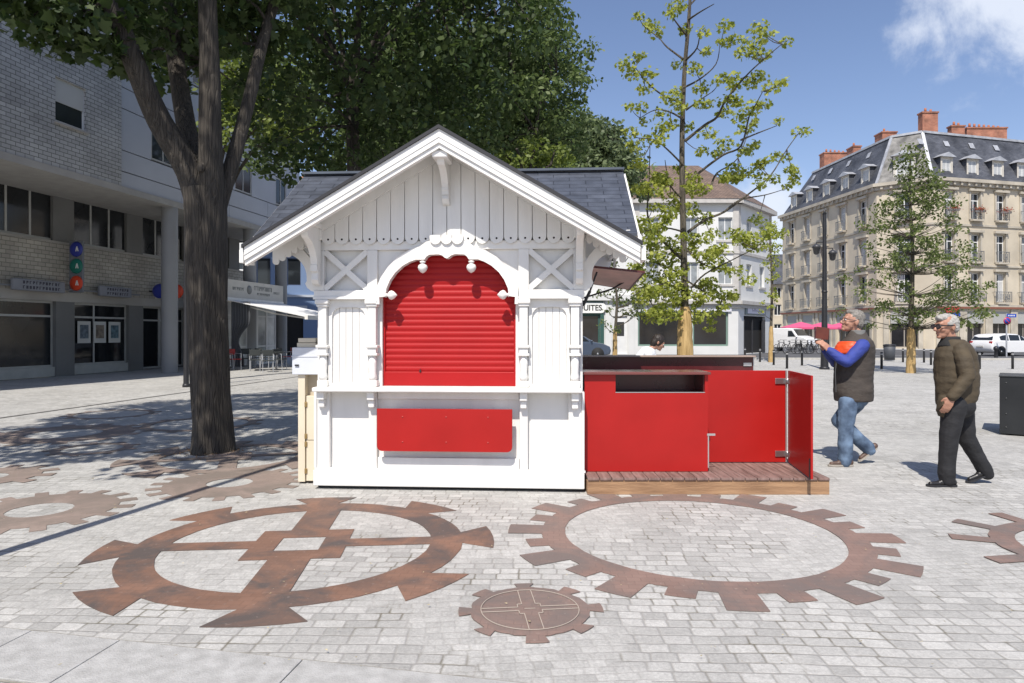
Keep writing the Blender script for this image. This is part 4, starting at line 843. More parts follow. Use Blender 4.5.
for s in (-1, 1):
    b = MB(); c = []
    for (y0, y1, d0, d1) in ((VF - .035, VF - .002, .002, -.120), (VF - .018, VF + .04, -.121, -.165)):
        q = [(0, d0), (UE + .0, d0), (UE + .0, d1), (0, d1)]
        b.extr([(s * u, ZR - GA * u + dz) for u, dz in q], y0, y1)
    b.extr([(s * u, ZR - GA * u + dz) for u, dz in [(0, -.062), (UE, -.062), (UE, -.074), (0, -.074)]], VF - .041, VF - .0355)
    kb(b, 'bargeboard', M_WHITE)
    b = MB(); b.extr([(s * u, ZR - GA * u + dz) for u, dz in [(0, .036), (UE + .02, .036), (UE + .02, .0035), (0, .0035)]], VF - .055, VF - .0005); kb(b, 'slate_verge', mat('dark_verge', (.02, .02, .024), .6))
    b = MB(); b.extr([(s * u, ZR - GA * u + dz) for u, dz in [(.0, -.0285), (1.30, -.0285), (1.30, -.125), (.0, -.125)]], -.100, -.076); kb(b, 'inner_trim', M_WHITE)
    b = MB(); b.cbox((min(s * 1.79, s * 1.83), VF - .03, zr(1.80) - .13), (max(s * 1.79, s * 1.83), VE + .05, zr(1.80) - .01), .004); kb(b, 'eave_board', M_WHITE)
# main roof
b = MB(); b2 = MB()
for s in (-1, 1):
    uv_ = (ZR - zm(VE)) / GA - .0 
    slab(b, [(0, VR, ZM_ + .028), (s * UE, VR, ZM_ + .028), (s * UE, VE, zm(VE) + .028), (s * uv_, VE, zm(VE) + .028)], .028)
    slab(b2, [(s * 1.3, VR, ZM_ - .003), (s * (UE - .02), VR, ZM_ - .003), (s * (UE - .02), VE + .02, zm(VE) + .010), (s * 1.56, VE + .02, zm(VE) + .010), (s * 1.3, VE+.25, zm(VE+.25) - .003)], .025)
slab(b, [(-UE, VR, ZM_ + .028), (-UE, 2.24, zm(2.24) + .028), (UE, 2.24, zm(2.24) + .028), (UE, VR, ZM_ + .028)], .028)
slab(b2, [(-UE + .02, VR, ZM_ - .003), (-UE + .02, 2.22, zm(2.22)), (UE - .02, 2.22, zm(2.22)), (UE - .02, VR, ZM_ - .003)], .025)
kb(b, 'main_roof', M_SLATE); kb(b2, 'roof_soffit', M_WHITE)
b = MB(); b.bar((-UE - .01, VR, ZM_ + .043), (UE + .01, VR, ZM_ + .043), .12, .025); kb(b, 'ridge_cap', mat('ridge_slate', (.07, .085, .11), .5, var=.2))
for s in (-1, 1):
    b = MB(); b.extr([(VE, zm(VE) - .0), (VR, ZM_ - .0), (2.24, zm(2.24) - .0), (2.24, zm(2.24) - .12), (VR, ZM_ - .13), (VE, zm(VE) - .12)], s * 1.782, s * 1.805, plane='yz'); kb(b, 'side_rake', M_WHITE)
# brackets ------------------------------------------------------
def sbr(z0, z1, v1, w=.05):
    """S-shaped bracket profile in (v,z), fixed to the wall at v=-.08"""
    h = z1 - z0; p = []
    p += [(-.076, z1), (v1, z1), (v1, z1 - .05), (v1 + .035, z1 - .055), (v1 + .05, z1 - .10)]
    for t in [i / 10 for i in range(11)]:
        a = PI / 2 * t; p.append((v1 + .07 + (-.17 - v1 - .07) * math.sin(a) ** 1.2, z1 - .12 - (h * .52) * (1 - math.cos(a))))
    p += [(-.16, z0 + .20), (-.185, z0 + .19), (-.185, z0 + .13), (-.15, z0 + .12), (-.165, z0 + .05), (-.13, z0 + .01), (-.076, z0)]
    return p
for (x, z0, z1) in ((-1.262, 1.98, 2.52), (0, 2.74, 3.17), (1.262, 1.98, 2.52)):
    b = MB(); b.extr(sbr(z0, z1, VF + .02), x - .032, x + .032, plane='yz'); kb(b, 'eave_bracket', M_WHITE, bev=.004)
b = MB()
for x in (-1.262, 1.262): b.cbox((x - .055, VF + .005, 2.521), (x + .055, .0, 2.575), .008); b.cbox((x - .05, -.13, 2.42), (x + .05, .02, 2.52), .006)
b.cbox((-.07, VF + .005, 3.10), (.07, -.2, 3.16), .008)
kb(b, 'bracket_cap', M_WHITE)
for s in (-1, 1):
    band = [(1.30, 2.44), (1.72, 2.44), (1.72, 2.36), (1.695, 2.315), (1.66, 2.325), (1.63, 2.30)] + [(1.62 + .235 * math.cos(a), 2.06 + .235 * math.sin(a)) for a in [R(95 + 9.4 * i) for i in range(10)]] + [(1.385, 2.03), (1.40, 2.0), (1.38, 1.96), (1.34, 1.93), (1.30, 1.92)]; spand = [(1.325, 2.20), (1.36, 2.26), (1.42, 2.33), (1.50, 2.385), (1.56, 2.405), (1.325, 2.405)]
    for vv in (-.035, 1.80):
        b = MB(); b.extr([(s * x, z) for x, z in band], vv, vv + .055, [[(s * x, z) for x, z in spand]]); kb(b, 'side_bracket', M_WHITE, bev=.003)
    b = MB(); b.cbox((min(s * 1.30, s * 1.72), -.05, 2.442), (max(s * 1.30, s * 1.72), .04, 2.50), .005); b.cbox((min(s * 1.68, s * 1.72), -.3, 2.40), (max(s * 1.68, s * 1.72), 2.1, 2.46), .005); kb(b, 'eave_beam', M_WHITE)
    # scalloped valance under the eave on the gable face
    b = MB(); x = 1.36
    while x < 1.70: b.extr([(s * q, z) for q, z in (arc(x, zr(x) - .150, .031, PI, 2 * PI, 6) + [(x + .031, zr(x + .031) - .029), (x - .031, zr(x - .031) - .029)])], -.098, -.078); x += .062
    kb(b, 'scalloped_valance', M_WHITE)
    b = MB(); b.extr([(s * 1.302, 2.5), (s * 1.74, 2.30), (s * 1.74, 2.36), (s * 1.302, 2.62)], .3, .33); kb(b, 'rafter', M_WHITE)
# opened flap on the right hand side, with gas struts
fl = thing('awning_flap', 'raised brownish red flap held open by black struts on the kiosk', 'flap', (.74, 7.4, 2.2), 0)
pA, pB, pC, pD = P(586, 266, 7.2), P(644, 272, 7.15), P(629, 289, 8.0), P(578, 281, 8.05)
b = MB(); nn = (pB - pA).cross(pD - pA).normalized() * .009
if nn.z < 0: nn = -nn
b.add([p + s * nn for s in (-1, 1) for p in (pA, pB, pC, pD)], [(0,1,2,3),(7,6,5,4),(0,4,5,1),(1,5,6,2),(2,6,7,3),(3,7,4,0)]); b.build('panel', mat('pink_brown_ply', (.62, .38, .32), .5, var=.2, vscale=4), fl, world=True)
b = MB()
for a, c in ((pA, pB), (pB, pC), (pC, pD)): b.bar(a, c, .022, .022)
b.build('edge_trim', mat('dark_maroon', (.09, .02, .02), .5), fl, world=True)
b = MB(); b.tube([P(583, 306, 7.25), P(590, 291, 7.25)], .016, 8); b.tube([P(590, 291, 7.25), P(597, 272, 7.25)], .010, 8); b.build('gas_strut', M_IRON, fl, world=True)
b = MB(); b.tube([P(577, 300, 7.9), P(612, 289, 7.9), P(629, 279, 7.6)], .010, 8); b.build('gas_strut', M_IRON, fl, world=True)
b = MB()
for k in range(3): b.box((.70, 7.3 + k * .25, 2.18), (.74, 7.38 + k * .25, 2.22))
b.build('hinge', M_IRON, fl, world=True)
# cream cupboard and grey box on the left flank
sc_ = thing('side_cabinet', 'tall cream hinged cupboard topped by a pale grey box, beside the kiosk', 'cabinet', (-2.05, 7.0, 0))
def px_(px, D): return (px - 512) * D / FPX
D = 6.88; X0, X1, X2, X3 = px_(298, D), px_(305, D), px_(318, D), px_(293, D)
M_CREAMD = mat('cream_recess_shade', (.50, .43, .32), .6, var=.1)  # darker copy of the cream, recess shade put into the colour
b = MB(); b.cbox((X0, D, .02), (X1, D + .55, 1.10), .004); b.build('stile', M_CREAM, sc_, world=True)
b = MB(); b.cbox((X1 + .012, D + .005, .03), (X2, D + .04, .435), .003); p = b.build('panel', M_CREAM, sc_, world=True)
b = MB(); b.cbox((X1 + .012, D + .005, .442), (X2, D + .04, .885), .003); p = b.build('panel', M_CREAM, sc_, world=True)
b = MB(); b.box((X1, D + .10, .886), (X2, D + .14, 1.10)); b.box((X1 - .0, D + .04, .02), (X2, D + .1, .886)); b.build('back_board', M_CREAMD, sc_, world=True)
b = MB()
for z in (.13, .40, .48, .80): b.cbox((X1 - .004, D - .006, z - .025), (X1 + .022, D + .004, z + .025), .002)
b.build('hinge', mat('brass_hinge', (.35, .24, .10), .4, metal=.7), sc_, world=True)
b = MB(); b.cbox((X3, D - .03, 1.102), (X2 + .02, D + .62, 1.375), .006); b.cbox((X3 - .006, D - .036, 1.28), (X2 + .02, D - .0305, 1.292), .002); bx = b.build('box', mat('pale_grey_lacquer', (.60, .62, .66), .5, var=.04), sc_, world=True)
b = MB(); b.cbox((X3 + .03, D - .045, 1.19), (X3 + .07, D - .03, 1.205), .002); q = b.build('latch', M_IRON, sc_, world=True)
for k, (z, dx, lab) in enumerate(((1.376, .0, 'lower of the two short cream boards lying on the grey box'), (1.424, .012, 'upper of the two short cream boards lying on the grey box'))):
    b = MB(); b.cbox((0, 0, 0), (.19 - dx, .4, .044), .004); tag(b.build('wood_board', M_CREAM, loc=None), lab, 'board', 'cream boards on the box').location = (X3 + .03 + dx, D + .03, z)

# ================================================================== red bar terrace
DK = thing('wooden_deck', 'low reddish brown wooden deck on a timber edge beside the kiosk', 'deck', (1.85, 7.4, 0))
dx0, dx1, dy0, dy1 = .71, 2.985, 6.42, 8.75
b = MB(); n = 17; st = (dy1 - dy0) / n
M_DECK = mat('deck_boards', (.20, .125, .105), .7, var=.35, vscale=3.0, bump=.5, bscale=14, stretch=(1, 8, 1), col2=(.30, .20, .175))
b = MB(); nb = 20; st = (dx1 - dx0) / nb
for k in range(nb): b.cbox((dx0 + k * st + .003, dy0 - .012, .135), (dx0 + (k + 1) * st - .003, dy1, .16), .004)
db = b.build('deck_boards', mat('deck_boards_y', (.19, .115, .095), .7, var=.35, vscale=3.5, bump=.5, bscale=14, stretch=(8, 1, 1), col2=(.29, .19, .165)), DK, world=True)
b = MB(); b.cbox((dx0, dy0, .0), (dx1, dy0 + .05, .133), .004); b.cbox((dx1 - .05, dy0 + .052, .0), (dx1, dy1, .133), .004); b.box((dx0, dy0 + .06, .0), (dx1 - .06, dy1 - .02, .12)); b.build('timber_edge', mat('raw_timber', (.30, .165, .085), .75, var=.3, vscale=3, bump=.4, bscale=16, stretch=(1, 1, 9), col2=(.40, .24, .13)), DK, world=True)
M_ALE = mat('aluminium_edge', (.55, .53, .52), .35, metal=.7)
bar = thing('bar_counter', 'glossy red bar counter with a dark serving recess beside the kiosk', 'counter', (1.3, 6.7, .16))
fy = 6.69; fx0, fx1 = px_(584.5, fy), px_(708, fy)
zt = EYE - (374.5 - HOR) * fy / FPX; zq = EYE - (392.5 - HOR) * fy / FPX; rx0, rx1 = px_(615.5, fy), px_(705, fy)
b = MB(); b.extr([(fx0, .165), (fx1, .165), (fx1, zt), (rx1, zt), (rx1, zq), (rx0, zq), (rx0, zt), (fx0, zt)], fy, fy + .02); b.build('front_panel', M_RED, bar, world=True, bev=.002)
b = MB(); b.box((fx0 + .02, fy + .021, .17), (fx0 + .05, fy + .42, zt)); b.box((rx1 - .01, fy + .021, .17), (rx1 + .01, fy + .40, zt)); b.box((fx0 + .05, fy + .36, .17), (fx1 - .03, fy + .38, zt - .01)); b.box((fx0 + .05, fy + .03, zq - .02), (rx1 - .011, fy + .36, zq)); b.build('carcass', M_FILM, bar, world=True)
b = MB(); b.cbox((fx0 - .02, fy - .05, zt + .001), (fx1 + .015, fy + .42, zt + .026), .003); b.build('worktop', mat('maroon_worktop', (.16, .05, .045), .22, var=.2, vscale=2), bar, world=True)
b = MB(); b.box((rx0, fy - .003, zq - .002), (rx1, fy + .021, zq + .004)); b.bar((fx1 + .004, fy + .01, .2), (fx1 + .004, fy + .01, .52), .012, .02); b.box((fx1 - .01, fy - .006, .515), (fx1 + .07, fy + .012, .535)); b.build('metal_trim', M_ALE, bar, world=True)
fn = thing('red_fence_panel', 'long glossy red panel between the bar counter and the opened gate', 'panel', (2.3, 7.15, .16))
gy = 7.15; gx0, gx1 = px_(640, gy), px_(785.5, gy); zg = EYE - (370.5 - HOR) * gy / FPX
b = MB(); b.cbox((gx0 + .3, gy, .168), (gx1, gy + .02, zg), .003); b.build('panel', M_RED, fn, world=True)
b = MB(); b.box((gx1 + .001, gy - .002, .17), (gx1 + .014, gy + .022, zg)); b.build('edge_strip', M_ALE, fn, world=True)
gt = thing('red_gate', 'red gate leaf swung open on steel hinges at the end of the deck', 'gate', (2.85, 7.1, .16))
h0 = Vector((px_(788.5, gy), gy - .01, 0)); h1 = Vector((px_(812, 6.28), 6.28, 0)); gd = (h1 - h0).normalized(); gn = Vector((-gd.y, gd.x, 0)) * .010
b = MB(); b.add([(h + s * gn) + Vector((0, 0, z)) for z in (.175, zg) for h, s in ((h0, -1), (h1, -1), (h1, 1), (h0, 1))], [(0,3,2,1),(4,5,6,7),(0,1,5,4),(1,2,6,5),(2,3,7,6),(3,0,4,7)]); b.build('leaf', M_RED, gt, world=True, bev=.002)
for py in (381, 453.5):
    z = EYE - (py - HOR) * gy / FPX; b = MB(); b.cbox((gx1 - .11, gy - .014, z - .03), (gx1 - .004, gy - .001, z + .03), .003); b.lathe([(.012, z - .032), (.012, z + .032)], (gx1 + .012, gy - .018, 0), n=10)
    q = h0 + gd * .07; b.bar(h0 + Vector((0, 0, z)) - gn * 1.5, q + Vector((0, 0, z)) - gn * 1.5, .008, .05); b.build('hinge', mat('stainless', (.45, .42, .42), .3, metal=.9), gt, world=True)
b = MB(); b.bar(h1 + Vector((-.012, 0, .165)) - gd * .03, h1 + Vector((-.012, 0, .36)) - gd * .03, .012); b.build('drop_bolt', M_IRON, gt, world=True)
rf = thing('rear_bar', 'dark maroon rear bar with a thin light top edge, behind the red panels', 'counter', (1.8, 8.5, .16))
ry = 8.35; a0, a1 = .75, px_(753, ry); zb = EYE - (357 - HOR) * ry / FPX
b = MB(); b.cbox((a0, ry, .165), (a1, ry + .02, zb), .003); b.build('panel', M_FILM, rf, world=True)
b = MB(); b.cbox((a0, ry - .08, zb + .001), (a1 + .01, ry + .12, zb + .018), .003); b.build('worktop', mat('beige_edge', (.36, .27, .22), .4, var=.1), rf, world=True)
b = MB(); b.box((a1 + .001, ry - .004, .17), (a1 + .012, ry + .022, zb)); b.box((a1 - .12, ry - .012, zb - .11), (a1 - .02, ry - .001, zb - .07)); b.build('hinge_plate', M_ALE, rf, world=True)
b = MB(); b.cbox((a1 - .01, 7.2, .165), (a1 + .0, ry - .02, .9), .002)
# ================================================================== trees
def bark_mat(name, c, c2, sc=14):
    m = bpy.data.materials.new(name); m.use_nodes = True; t = m.node_tree; L = t.links.new; b = t.nodes['Principled BSDF']; b.inputs['Roughness'].default_value = .9
    tcn = t.nodes.new('ShaderNodeTexCoord'); mp = t.nodes.new('ShaderNodeMapping'); mp.inputs['Scale'].default_value = (1, 1, .10); L(tcn.outputs['Object'], mp.inputs[0])
    n = t.nodes.new('ShaderNodeTexNoise'); n.inputs['Scale'].default_value = sc; n.inputs['Detail'].default_value = 8; n.inputs['Roughness'].default_value = .7; n.inputs['Distortion'].default_value = .6; L(mp.outputs[0], n.inputs['Vector'])
    v = t.nodes.new('ShaderNodeTexVoronoi'); v.feature = 'DISTANCE_TO_EDGE'; v.inputs['Scale'].default_value = sc * .9; L(mp.outputs[0], v.inputs['Vector'])
    r = t.nodes.new('ShaderNodeMapRange'); r.inputs[1].default_value = .35; r.inputs[2].default_value = .65; L(n.outputs['Fac'], r.inputs[0])
    x = t.nodes.new('ShaderNodeMix'); x.data_type = 'RGBA'; L(r.outputs[0], x.inputs[0]); x.inputs[6].default_value = (*c, 1); x.inputs[7].default_value = (*c2, 1); L(x.outputs[2], b.inputs['Base Color'])
    a = t.nodes.new('ShaderNodeMath'); a.operation = 'MULTIPLY'; L(n.outputs['Fac'], a.inputs[0]); 
    vm = t.nodes.new('ShaderNodeMapRange'); vm.inputs[2].default_value = .12; L(v.outputs['Distance'], vm.inputs[0]); L(vm.outputs[0], a.inputs[1])
    bp = t.nodes.new('ShaderNodeBump'); bp.inputs['Strength'].default_value = 1; bp.inputs['Distance'].default_value = .03; L(a.outputs[0], bp.inputs['Height']); L(bp.outputs[0], b.inputs['Normal']); return m
M_BARK = bark_mat('dark_bark', (.030, .025, .020), (.085, .072, .058), 24); M_BARKY = bark_mat('young_bark', (.06, .05, .035), (.14, .12, .09), 25)
M_BURLAP = mat('reed_wrap', (.42, .27, .10), .9, var=.35, vscale=10, bump=.6, bscale=25, stretch=(3, 3, .25), col2=(.55, .38, .17))
T_LOBED = np.array([(0, 0, 0), (.30, -.05, .03), (.52, .10, .08), (.36, .28, .03), (.62, .55, .10), (.28, .58, .02), (.0, 1.0, -.06), (-.28, .58, .02), (-.62, .55, .10), (-.36, .28, .03), (-.52, .10, .08), (-.30, -.05, .03)]) * np.array((1, 1, 1))
T_OVAL = np.array([(0, 0, 0), (.30, .35, .07), (.22, .75, .05), (0, 1.0, -.05), (-.22, .75, .05), (-.30, .35, .07)])
T_NARROW = np.array([(0, 0, 0), (.15, .45, .04), (0, 1.0, -.12), (-.15, .45, .04)])
def leaves(name, clumps, per, size, m, parent, tmpl=T_OVAL, seed=0, flat=.7, up=.7, hang=.0):
    """clumps: (x,y,z,r[,weight]) in world space; many leaf-sized faces spread through the volume of each"""
    rs = np.random.RandomState(seed); C_ = np.array([c[:4] for c in clumps]); w = np.array([c[4] if len(c) > 4 else 1.0 for c in clumps])
    cnt = np.maximum(1, (per * w * (C_[:, 3] / C_[:, 3].mean()) ** 1.5)).astype(int); idx = np.repeat(np.arange(len(C_)), cnt); n = len(idx)
    g = rs.randn(n, 3); g /= np.linalg.norm(g, axis=1)[:, None] + 1e-6; rad = rs.rand(n) ** .45
    off = g * rad[:, None] * C_[idx, 3][:, None] * np.array((1, 1, flat)); pos = C_[idx, :3] + off
    nr = rs.randn(n, 3) * .75 + g * .45 + np.array((0, 0, up)); nr /= np.linalg.norm(nr, axis=1)[:, None]
    t = rs.randn(n, 3) + np.array((0, 0, -hang)); t -= nr * (t * nr).sum(1)[:, None]; t /= np.linalg.norm(t, axis=1)[:, None] + 1e-6; s = np.cross(nr, t)
    sz = size * rs.uniform(.65, 1.25, n); k = len(tmpl)
    V = pos[:, None, :] + sz[:, None, None] * (tmpl[None, :, 0, None] * s[:, None, :] + tmpl[None, :, 1, None] * t[:, None, :] + tmpl[None, :, 2, None] * nr[:, None, :])
    if parent is not None:
        inv = np.array(INV[parent.name]); V = V @ inv[:3, :3].T + inv[:3, 3]
    me = bpy.data.meshes.new(name); me.vertices.add(n * k); me.vertices.foreach_set('co', V.reshape(-1).astype(np.float32))
    me.loops.add(n * k); me.loops.foreach_set('vertex_index', np.arange(n * k, dtype=np.int32)); me.polygons.add(n); me.polygons.foreach_set('loop_start', np.arange(0, n * k, k, dtype=np.int32))
    me.update(calc_edges=True); me.materials.append(m); o = bpy.data.objects.new(name, me); COL.objects.link(o); o.parent = parent; return o
def proj(p): return 512 + p[0] * FPX / p[1], HOR - (p[2] - EYE) * FPX / p[1]
def limb(mb, pts, r0, r1, n=10, wob=.12, seed=0, sub=4):
    pts = [Vector(p) for p in pts]; q = []
    for i in range(len(pts) - 1):
        a, b_, c, d_ = pts[max(i-1, 0)], pts[i], pts[i+1], pts[min(i+2, len(pts)-1)]
        for k in range(sub):
            t = k / sub; q.append(.5 * ((2*b_) + (c - a) * t + (2*a - 5*b_ + 4*c - d_) * t*t + (-a + 3*b_ - 3*c + d_) * t*t*t))
    q.append(pts[-1]); L_ = len(q)
    mb.tube(q, [r0 + (r1 - r0) * (i / (L_ - 1)) ** .85 for i in range(L_)], n, wob=wob, seed=seed); return q
LM_D = leafmat('maple_leaf', (.026, .048, .014), (.070, .100, .030), .28); LM_M = leafmat('linden_leaf', (.06, .095, .033), (.155, .20, .075), .36)
LM_L = leafmat('olive_leaf', (.10, .14, .03), (.19, .23, .06), .35); LM_Y = leafmat('spring_leaf', (.16, .20, .035), (.40, .42, .10), .42); LM_G = leafmat('fresh_leaf', (.07, .10, .03), (.18, .215, .075), .38)
TAN = math.tan(SUN_EL)
def shade_ok(x, y, z, r):
    """keeps the crown clear of where it would shade the kiosk and the sunny paving in front"""
    for zz in (1.6, 3.3):
        h = (z - zz) / TAN; X, Y = x + SH.x * h, y + SH.y * h
        if h > 0 and -2.75 - r < X < 3.4 and 5.4 - r < Y < 8.6 + r: return False
    h = z / TAN; X, Y = x + SH.x * h, y + SH.y * h
    if Y < 7.35 + r * .6: return False
    if X > -2.2 - r and Y < 9: return False
    return True
def interp(tab, x):
    if x <= tab[0][0]: return tab[0][1]
    for (a, b_), (c, d_) in zip(tab, tab[1:]):
        if x <= c: return b_ + (d_ - b_) * (x - a) / (c - a)
    return tab[-1][1]
# ---- the big tree in front, left
t1 = thing('broadleaf_tree', 'large broadleaf tree with thick dark trunk splitting into four limbs, left of the kiosk', 'tree', (-3.80, 8.72, 0))
q = lambda px, py, dd=0: P(px, py, 8.72 + dd)
b = MB(); tr_ = [G(212, 452), q(212, 445), q(212, 420), q(209, 340), q(207, 280), q(206, 225), q(205, 190)]
tr_[0] = Vector((-3.83, 8.72, -.05)); pts = tr_
b.tube([pts[0], pts[1]] + [pts[1].lerp(pts[2], .5)] + [pts[2].lerp(pts[3], t) for t in (0, .25, .5, .75)] + [pts[3].lerp(pts[4], t) for t in (0, .33, .66)] + [pts[4].lerp(pts[5], t) for t in (0, .5)] + [pts[5], pts[6]],
       [.285, .262, .248, .24, .236, .235, .235, .235, .235, .232, .232, .235, .25, .275], 40, wob=.20, seed=2)
trunk = b.build('trunk', M_BARK, t1, world=True, uv=False)
LB = []
def lb_(pts, r0, r1, seed):
    b = MB(); qq = limb(b, pts, r0, r1, 14, .16, seed); b.build('limb', M_BARK, t1, world=True, uv=False); LB.append(qq)
lb_([q(203, 215, -.05), q(190, 172, -.1), q(160, 122, -.25), q(138, 72, -.5), q(108, -5, -.8), q(70, -110, -1.2)], .19, .09, 3)
lb_([q(207, 222, .1), q(193, 160, .25), q(181, 95, .6), q(168, 0, 1.1), q(160, -110, 1.6)], .17, .08, 4)
lb_([q(210, 222, -.02), q(210, 165, -.12), q(210, 85, -.15), q(208, 0, -.2), q(212, -140, -.3)], .17, .09, 5)
lb_([q(213, 225, .05), q(227, 180, .1), q(243, 125, .25), q(262, 45, .5), q(290, -40, .9), q(330, -110, 1.2)], .11, .055, 6)
b = MB(); c0 = q(201, 168, -.25); b.ell(c0, (.05, .03, .055)); b.build('knot', M_BARK, t1, world=True)
rs = random.Random(11); OUT1 = [(-50, 25), (0, 24), (22, 35), (50, 58), (90, 66), (120, 62), (134, 55), (150, 88), (172, 96), (200, 84), (222, 66), (250, 74), (272, 66), (300, 55), (330, 40), (360, 20)]
cl = []; tries = 0
while len(cl) < 300 and tries < 20000:
    tries += 1; a, e = rs.uniform(0, 2 * PI), rs.uniform(-.75, 1); rr_ = rs.uniform(.35, 1) ** .5; ce = math.sqrt(1 - min(1, e * e))
    x, y, z = -4.9 + 4.9 * rr_ * math.cos(a) * ce, 7.4 + 4.6 * rr_ * math.sin(a) * ce, 8.2 + 4.2 * e * rr_; r = rs.uniform(.35, .7)
    if y < 3.2: continue
    px, py = proj((x, y, z - r * .7))
    if py > interp(OUT1, px) or z < 4.3: continue
    if px > 345: continue
    if not shade_ok(x, y, z, r): continue
    if any((x - c[0])**2 + (y - c[1])**2 + (z - c[2])**2 < (.55 * (r + c[3]))**2 for c in cl): continue
    cl.append((x, y, z, r))
# fringe clumps that shape the low edge of the crown
for px, py, D_, r in ((3, 8, 7.6, .25), (30, 20, 7.8, .42), (48, 8, 7.6, .5), (60, 40, 7.9, .35), (78, 48, 8.1, .30), (96, 44, 7.8, .33), (110, 30, 8, .5), (84, 15, 7.7, .5), (30, -10, 7.7, .5), (142, 66, 8.4, .30), (160, 70, 9.6, .36), (172, 40, 9.8, .45), (190, 60, 9.9, .36), (150, 25, 8.6, .5), (120, 68, 8.3, .16), (196, 26, 9.4, .5), (228, 45, 9.2, .4), (245, 20, 9.4, .5), (262, 60, 9.6, .3), (222, 8, 9.1, .5), (275, 30, 9.6, .5), (70, -20, 8, .7), (128, -12, 8.4, .7), (190, -30, 8.8, .7), (250, -30, 9.2, .7), (12, -30, 7.7, .6), (240, 88, 10.2, .26), (180, 84, 9.9, .24)):
    p = P(px, py, D_); cl.append((p.x, p.y, p.z, r))
leaves('crown', cl, 85, .125, LM_D, t1, T_LOBED, 1, hang=.5)
b = MB()
for i, c in enumerate(cl):
    if i % 3 and i < len(cl) - 28: continue
    cv = Vector(c[:3]); best = min((p for l in LB for p in l), key=lambda p: (p - cv).length); mid = best.lerp(cv, .5) + Vector((rs.uniform(-.2, .2), rs.uniform(-.2, .2), rs.uniform(.0, .35)))
    if (best - cv).length < 4: limb(b, [best, mid, cv], .028, .008, 5, 0, sub=3)
b.build('twigs', M_BARK, t1, world=True, uv=False)
# ---- the row behind the kiosk
def big_tree(name, label, base, trunk_r, crowns, n, leaf, lm, out_, seed, trunk_top=6, per=80, rmin=.45, rmax=.95, group=None, extra=()):
    t = thing(name, label, 'tree', (base[0], base[1], 0), 0, group); rs = random.Random(seed)
    b = MB(); top_ = Vector((base[0] + rs.uniform(-.3, .3), base[1], trunk_top)); bs = Vector((base[0], base[1], -.05))
    limb(b, [bs, bs.lerp(top_, .35) + Vector((.05, 0, 0)), bs.lerp(top_, .7) + Vector((-.06, 0, 0)), top_], trunk_r * 1.15, trunk_r * .75, 16, .15, seed); b.build('trunk', M_BARK, t, world=True, uv=False)
    cl = []; tries = 0
    while len(cl) < n and tries < n * 90:
        tries += 1; cx, cy, cz, rx, ry, rz_ = rs.choice(crowns); a, e = rs.uniform(0, 2 * PI), rs.uniform(-1, 1); rr_ = rs.uniform(.2, 1) ** .4; ce = math.sqrt(1 - e * e)
        x, y, z = cx + rx * rr_ * math.cos(a) * ce, cy + ry * rr_ * math.sin(a) * ce, cz + rz_ * e * rr_; r = rs.uniform(rmin, rmax)
        px, py = proj((x, y, z - r * .6))
        if out_ and py > interp(out_, px): continue
        if any((x - c[0])**2 + (y - c[1])**2 + (z - c[2])**2 < (.45 * (r + c[3]))**2 for c in cl): continue
        cl.append((x, y, z, r))
    cl += list(extra)
    leaves('crown', cl, per, leaf, lm, t, T_OVAL, seed, hang=.4)
    b = MB(); lm_ = []
    for k in range(9):
        cx, cy, cz, rx, ry, rz_ = crowns[k % len(crowns)]; a = 2 * PI * k / 9 + rs.uniform(-.3, .3); e = Vector((cx + rx * .75 * math.cos(a), cy + ry * .75 * math.sin(a), cz + rz_ * rs.uniform(-.3, .7)))
        lm_.append(limb(b, [bs.lerp(top_, rs.uniform(.75, 1)), top_.lerp(e, .45) + Vector((0, 0, .4)), e], trunk_r * .42, .03, 8, .1, k))
    for c in cl[::3]:
        cv = Vector(c[:3]); best = min((p for l in lm_ for p in l), key=lambda p: (p - cv).length)
        if (best - cv).length < 3.5: limb(b, [best, best.lerp(cv, .5) + Vector((0, 0, .2)), cv], .03, .01, 5, 0, sub=2)
    b.build('limbs', M_BARK, t, world=True, uv=False); return t
OUT2 = [(215, 60), (232, 105), (250, 128), (262, 170), (285, 182), (300, 170), (320, 160), (342, 172), (380, 176), (600, 176)]
ex = [(*P(px, py, 13.5), r) for px, py, r in ((272, 168, .35), (290, 176, .30), (262, 150, .4), (305, 160, .4), (330, 168, .4), (318, 150, .5), (345, 160, .5), (240, 110, .4), (250, 90, .5), (280, 140, .5), (232, 85, .4))]
big_tree('linden_tree', 'dense dark green tree whose trunk rises just left of the kiosk gable', (-3.28, 15), .17, [(-3.6, 14.6, 8.8, 4.2, 3.6, 4.2), (-2.5, 15.5, 9.4, 2.7, 3, 4.0)], 250, .16, LM_D, OUT2, 21, 7.5, 95, group='trees behind the kiosk', extra=ex)
OUT3 = [(300, 175), (700, 205)]
big_tree('linden_tree', 'tall mid green tree behind the kiosk, between the dark tree and the sky', (.5, 21), .25, [(-.9, 21, 10.0, 2.9, 3.2, 5.2), (.95, 22, 8.8, 1.6, 2.2, 3.7), (-1.5, 20.5, 6.5, 3.4, 2, 2.4)], 300, .15, LM_M, OUT3, 22, 8, 95, .35, .75, 'trees behind the kiosk')
big_tree('linden_tree', 'grey green tree lowest and farthest right of the row behind the kiosk roof', (2.3, 30), .25, [(3.2, 30, 8.0, 2.3, 2.6, 2.9), (4.6, 30.5, 6.6, 1.6, 2, 2.4)], 190, .2, leafmat('grey_leaf', (.075, .105, .055), (.19, .235, .115), .32), OUT3, 23, 6, 85, .4, .8, 'trees behind the kiosk')
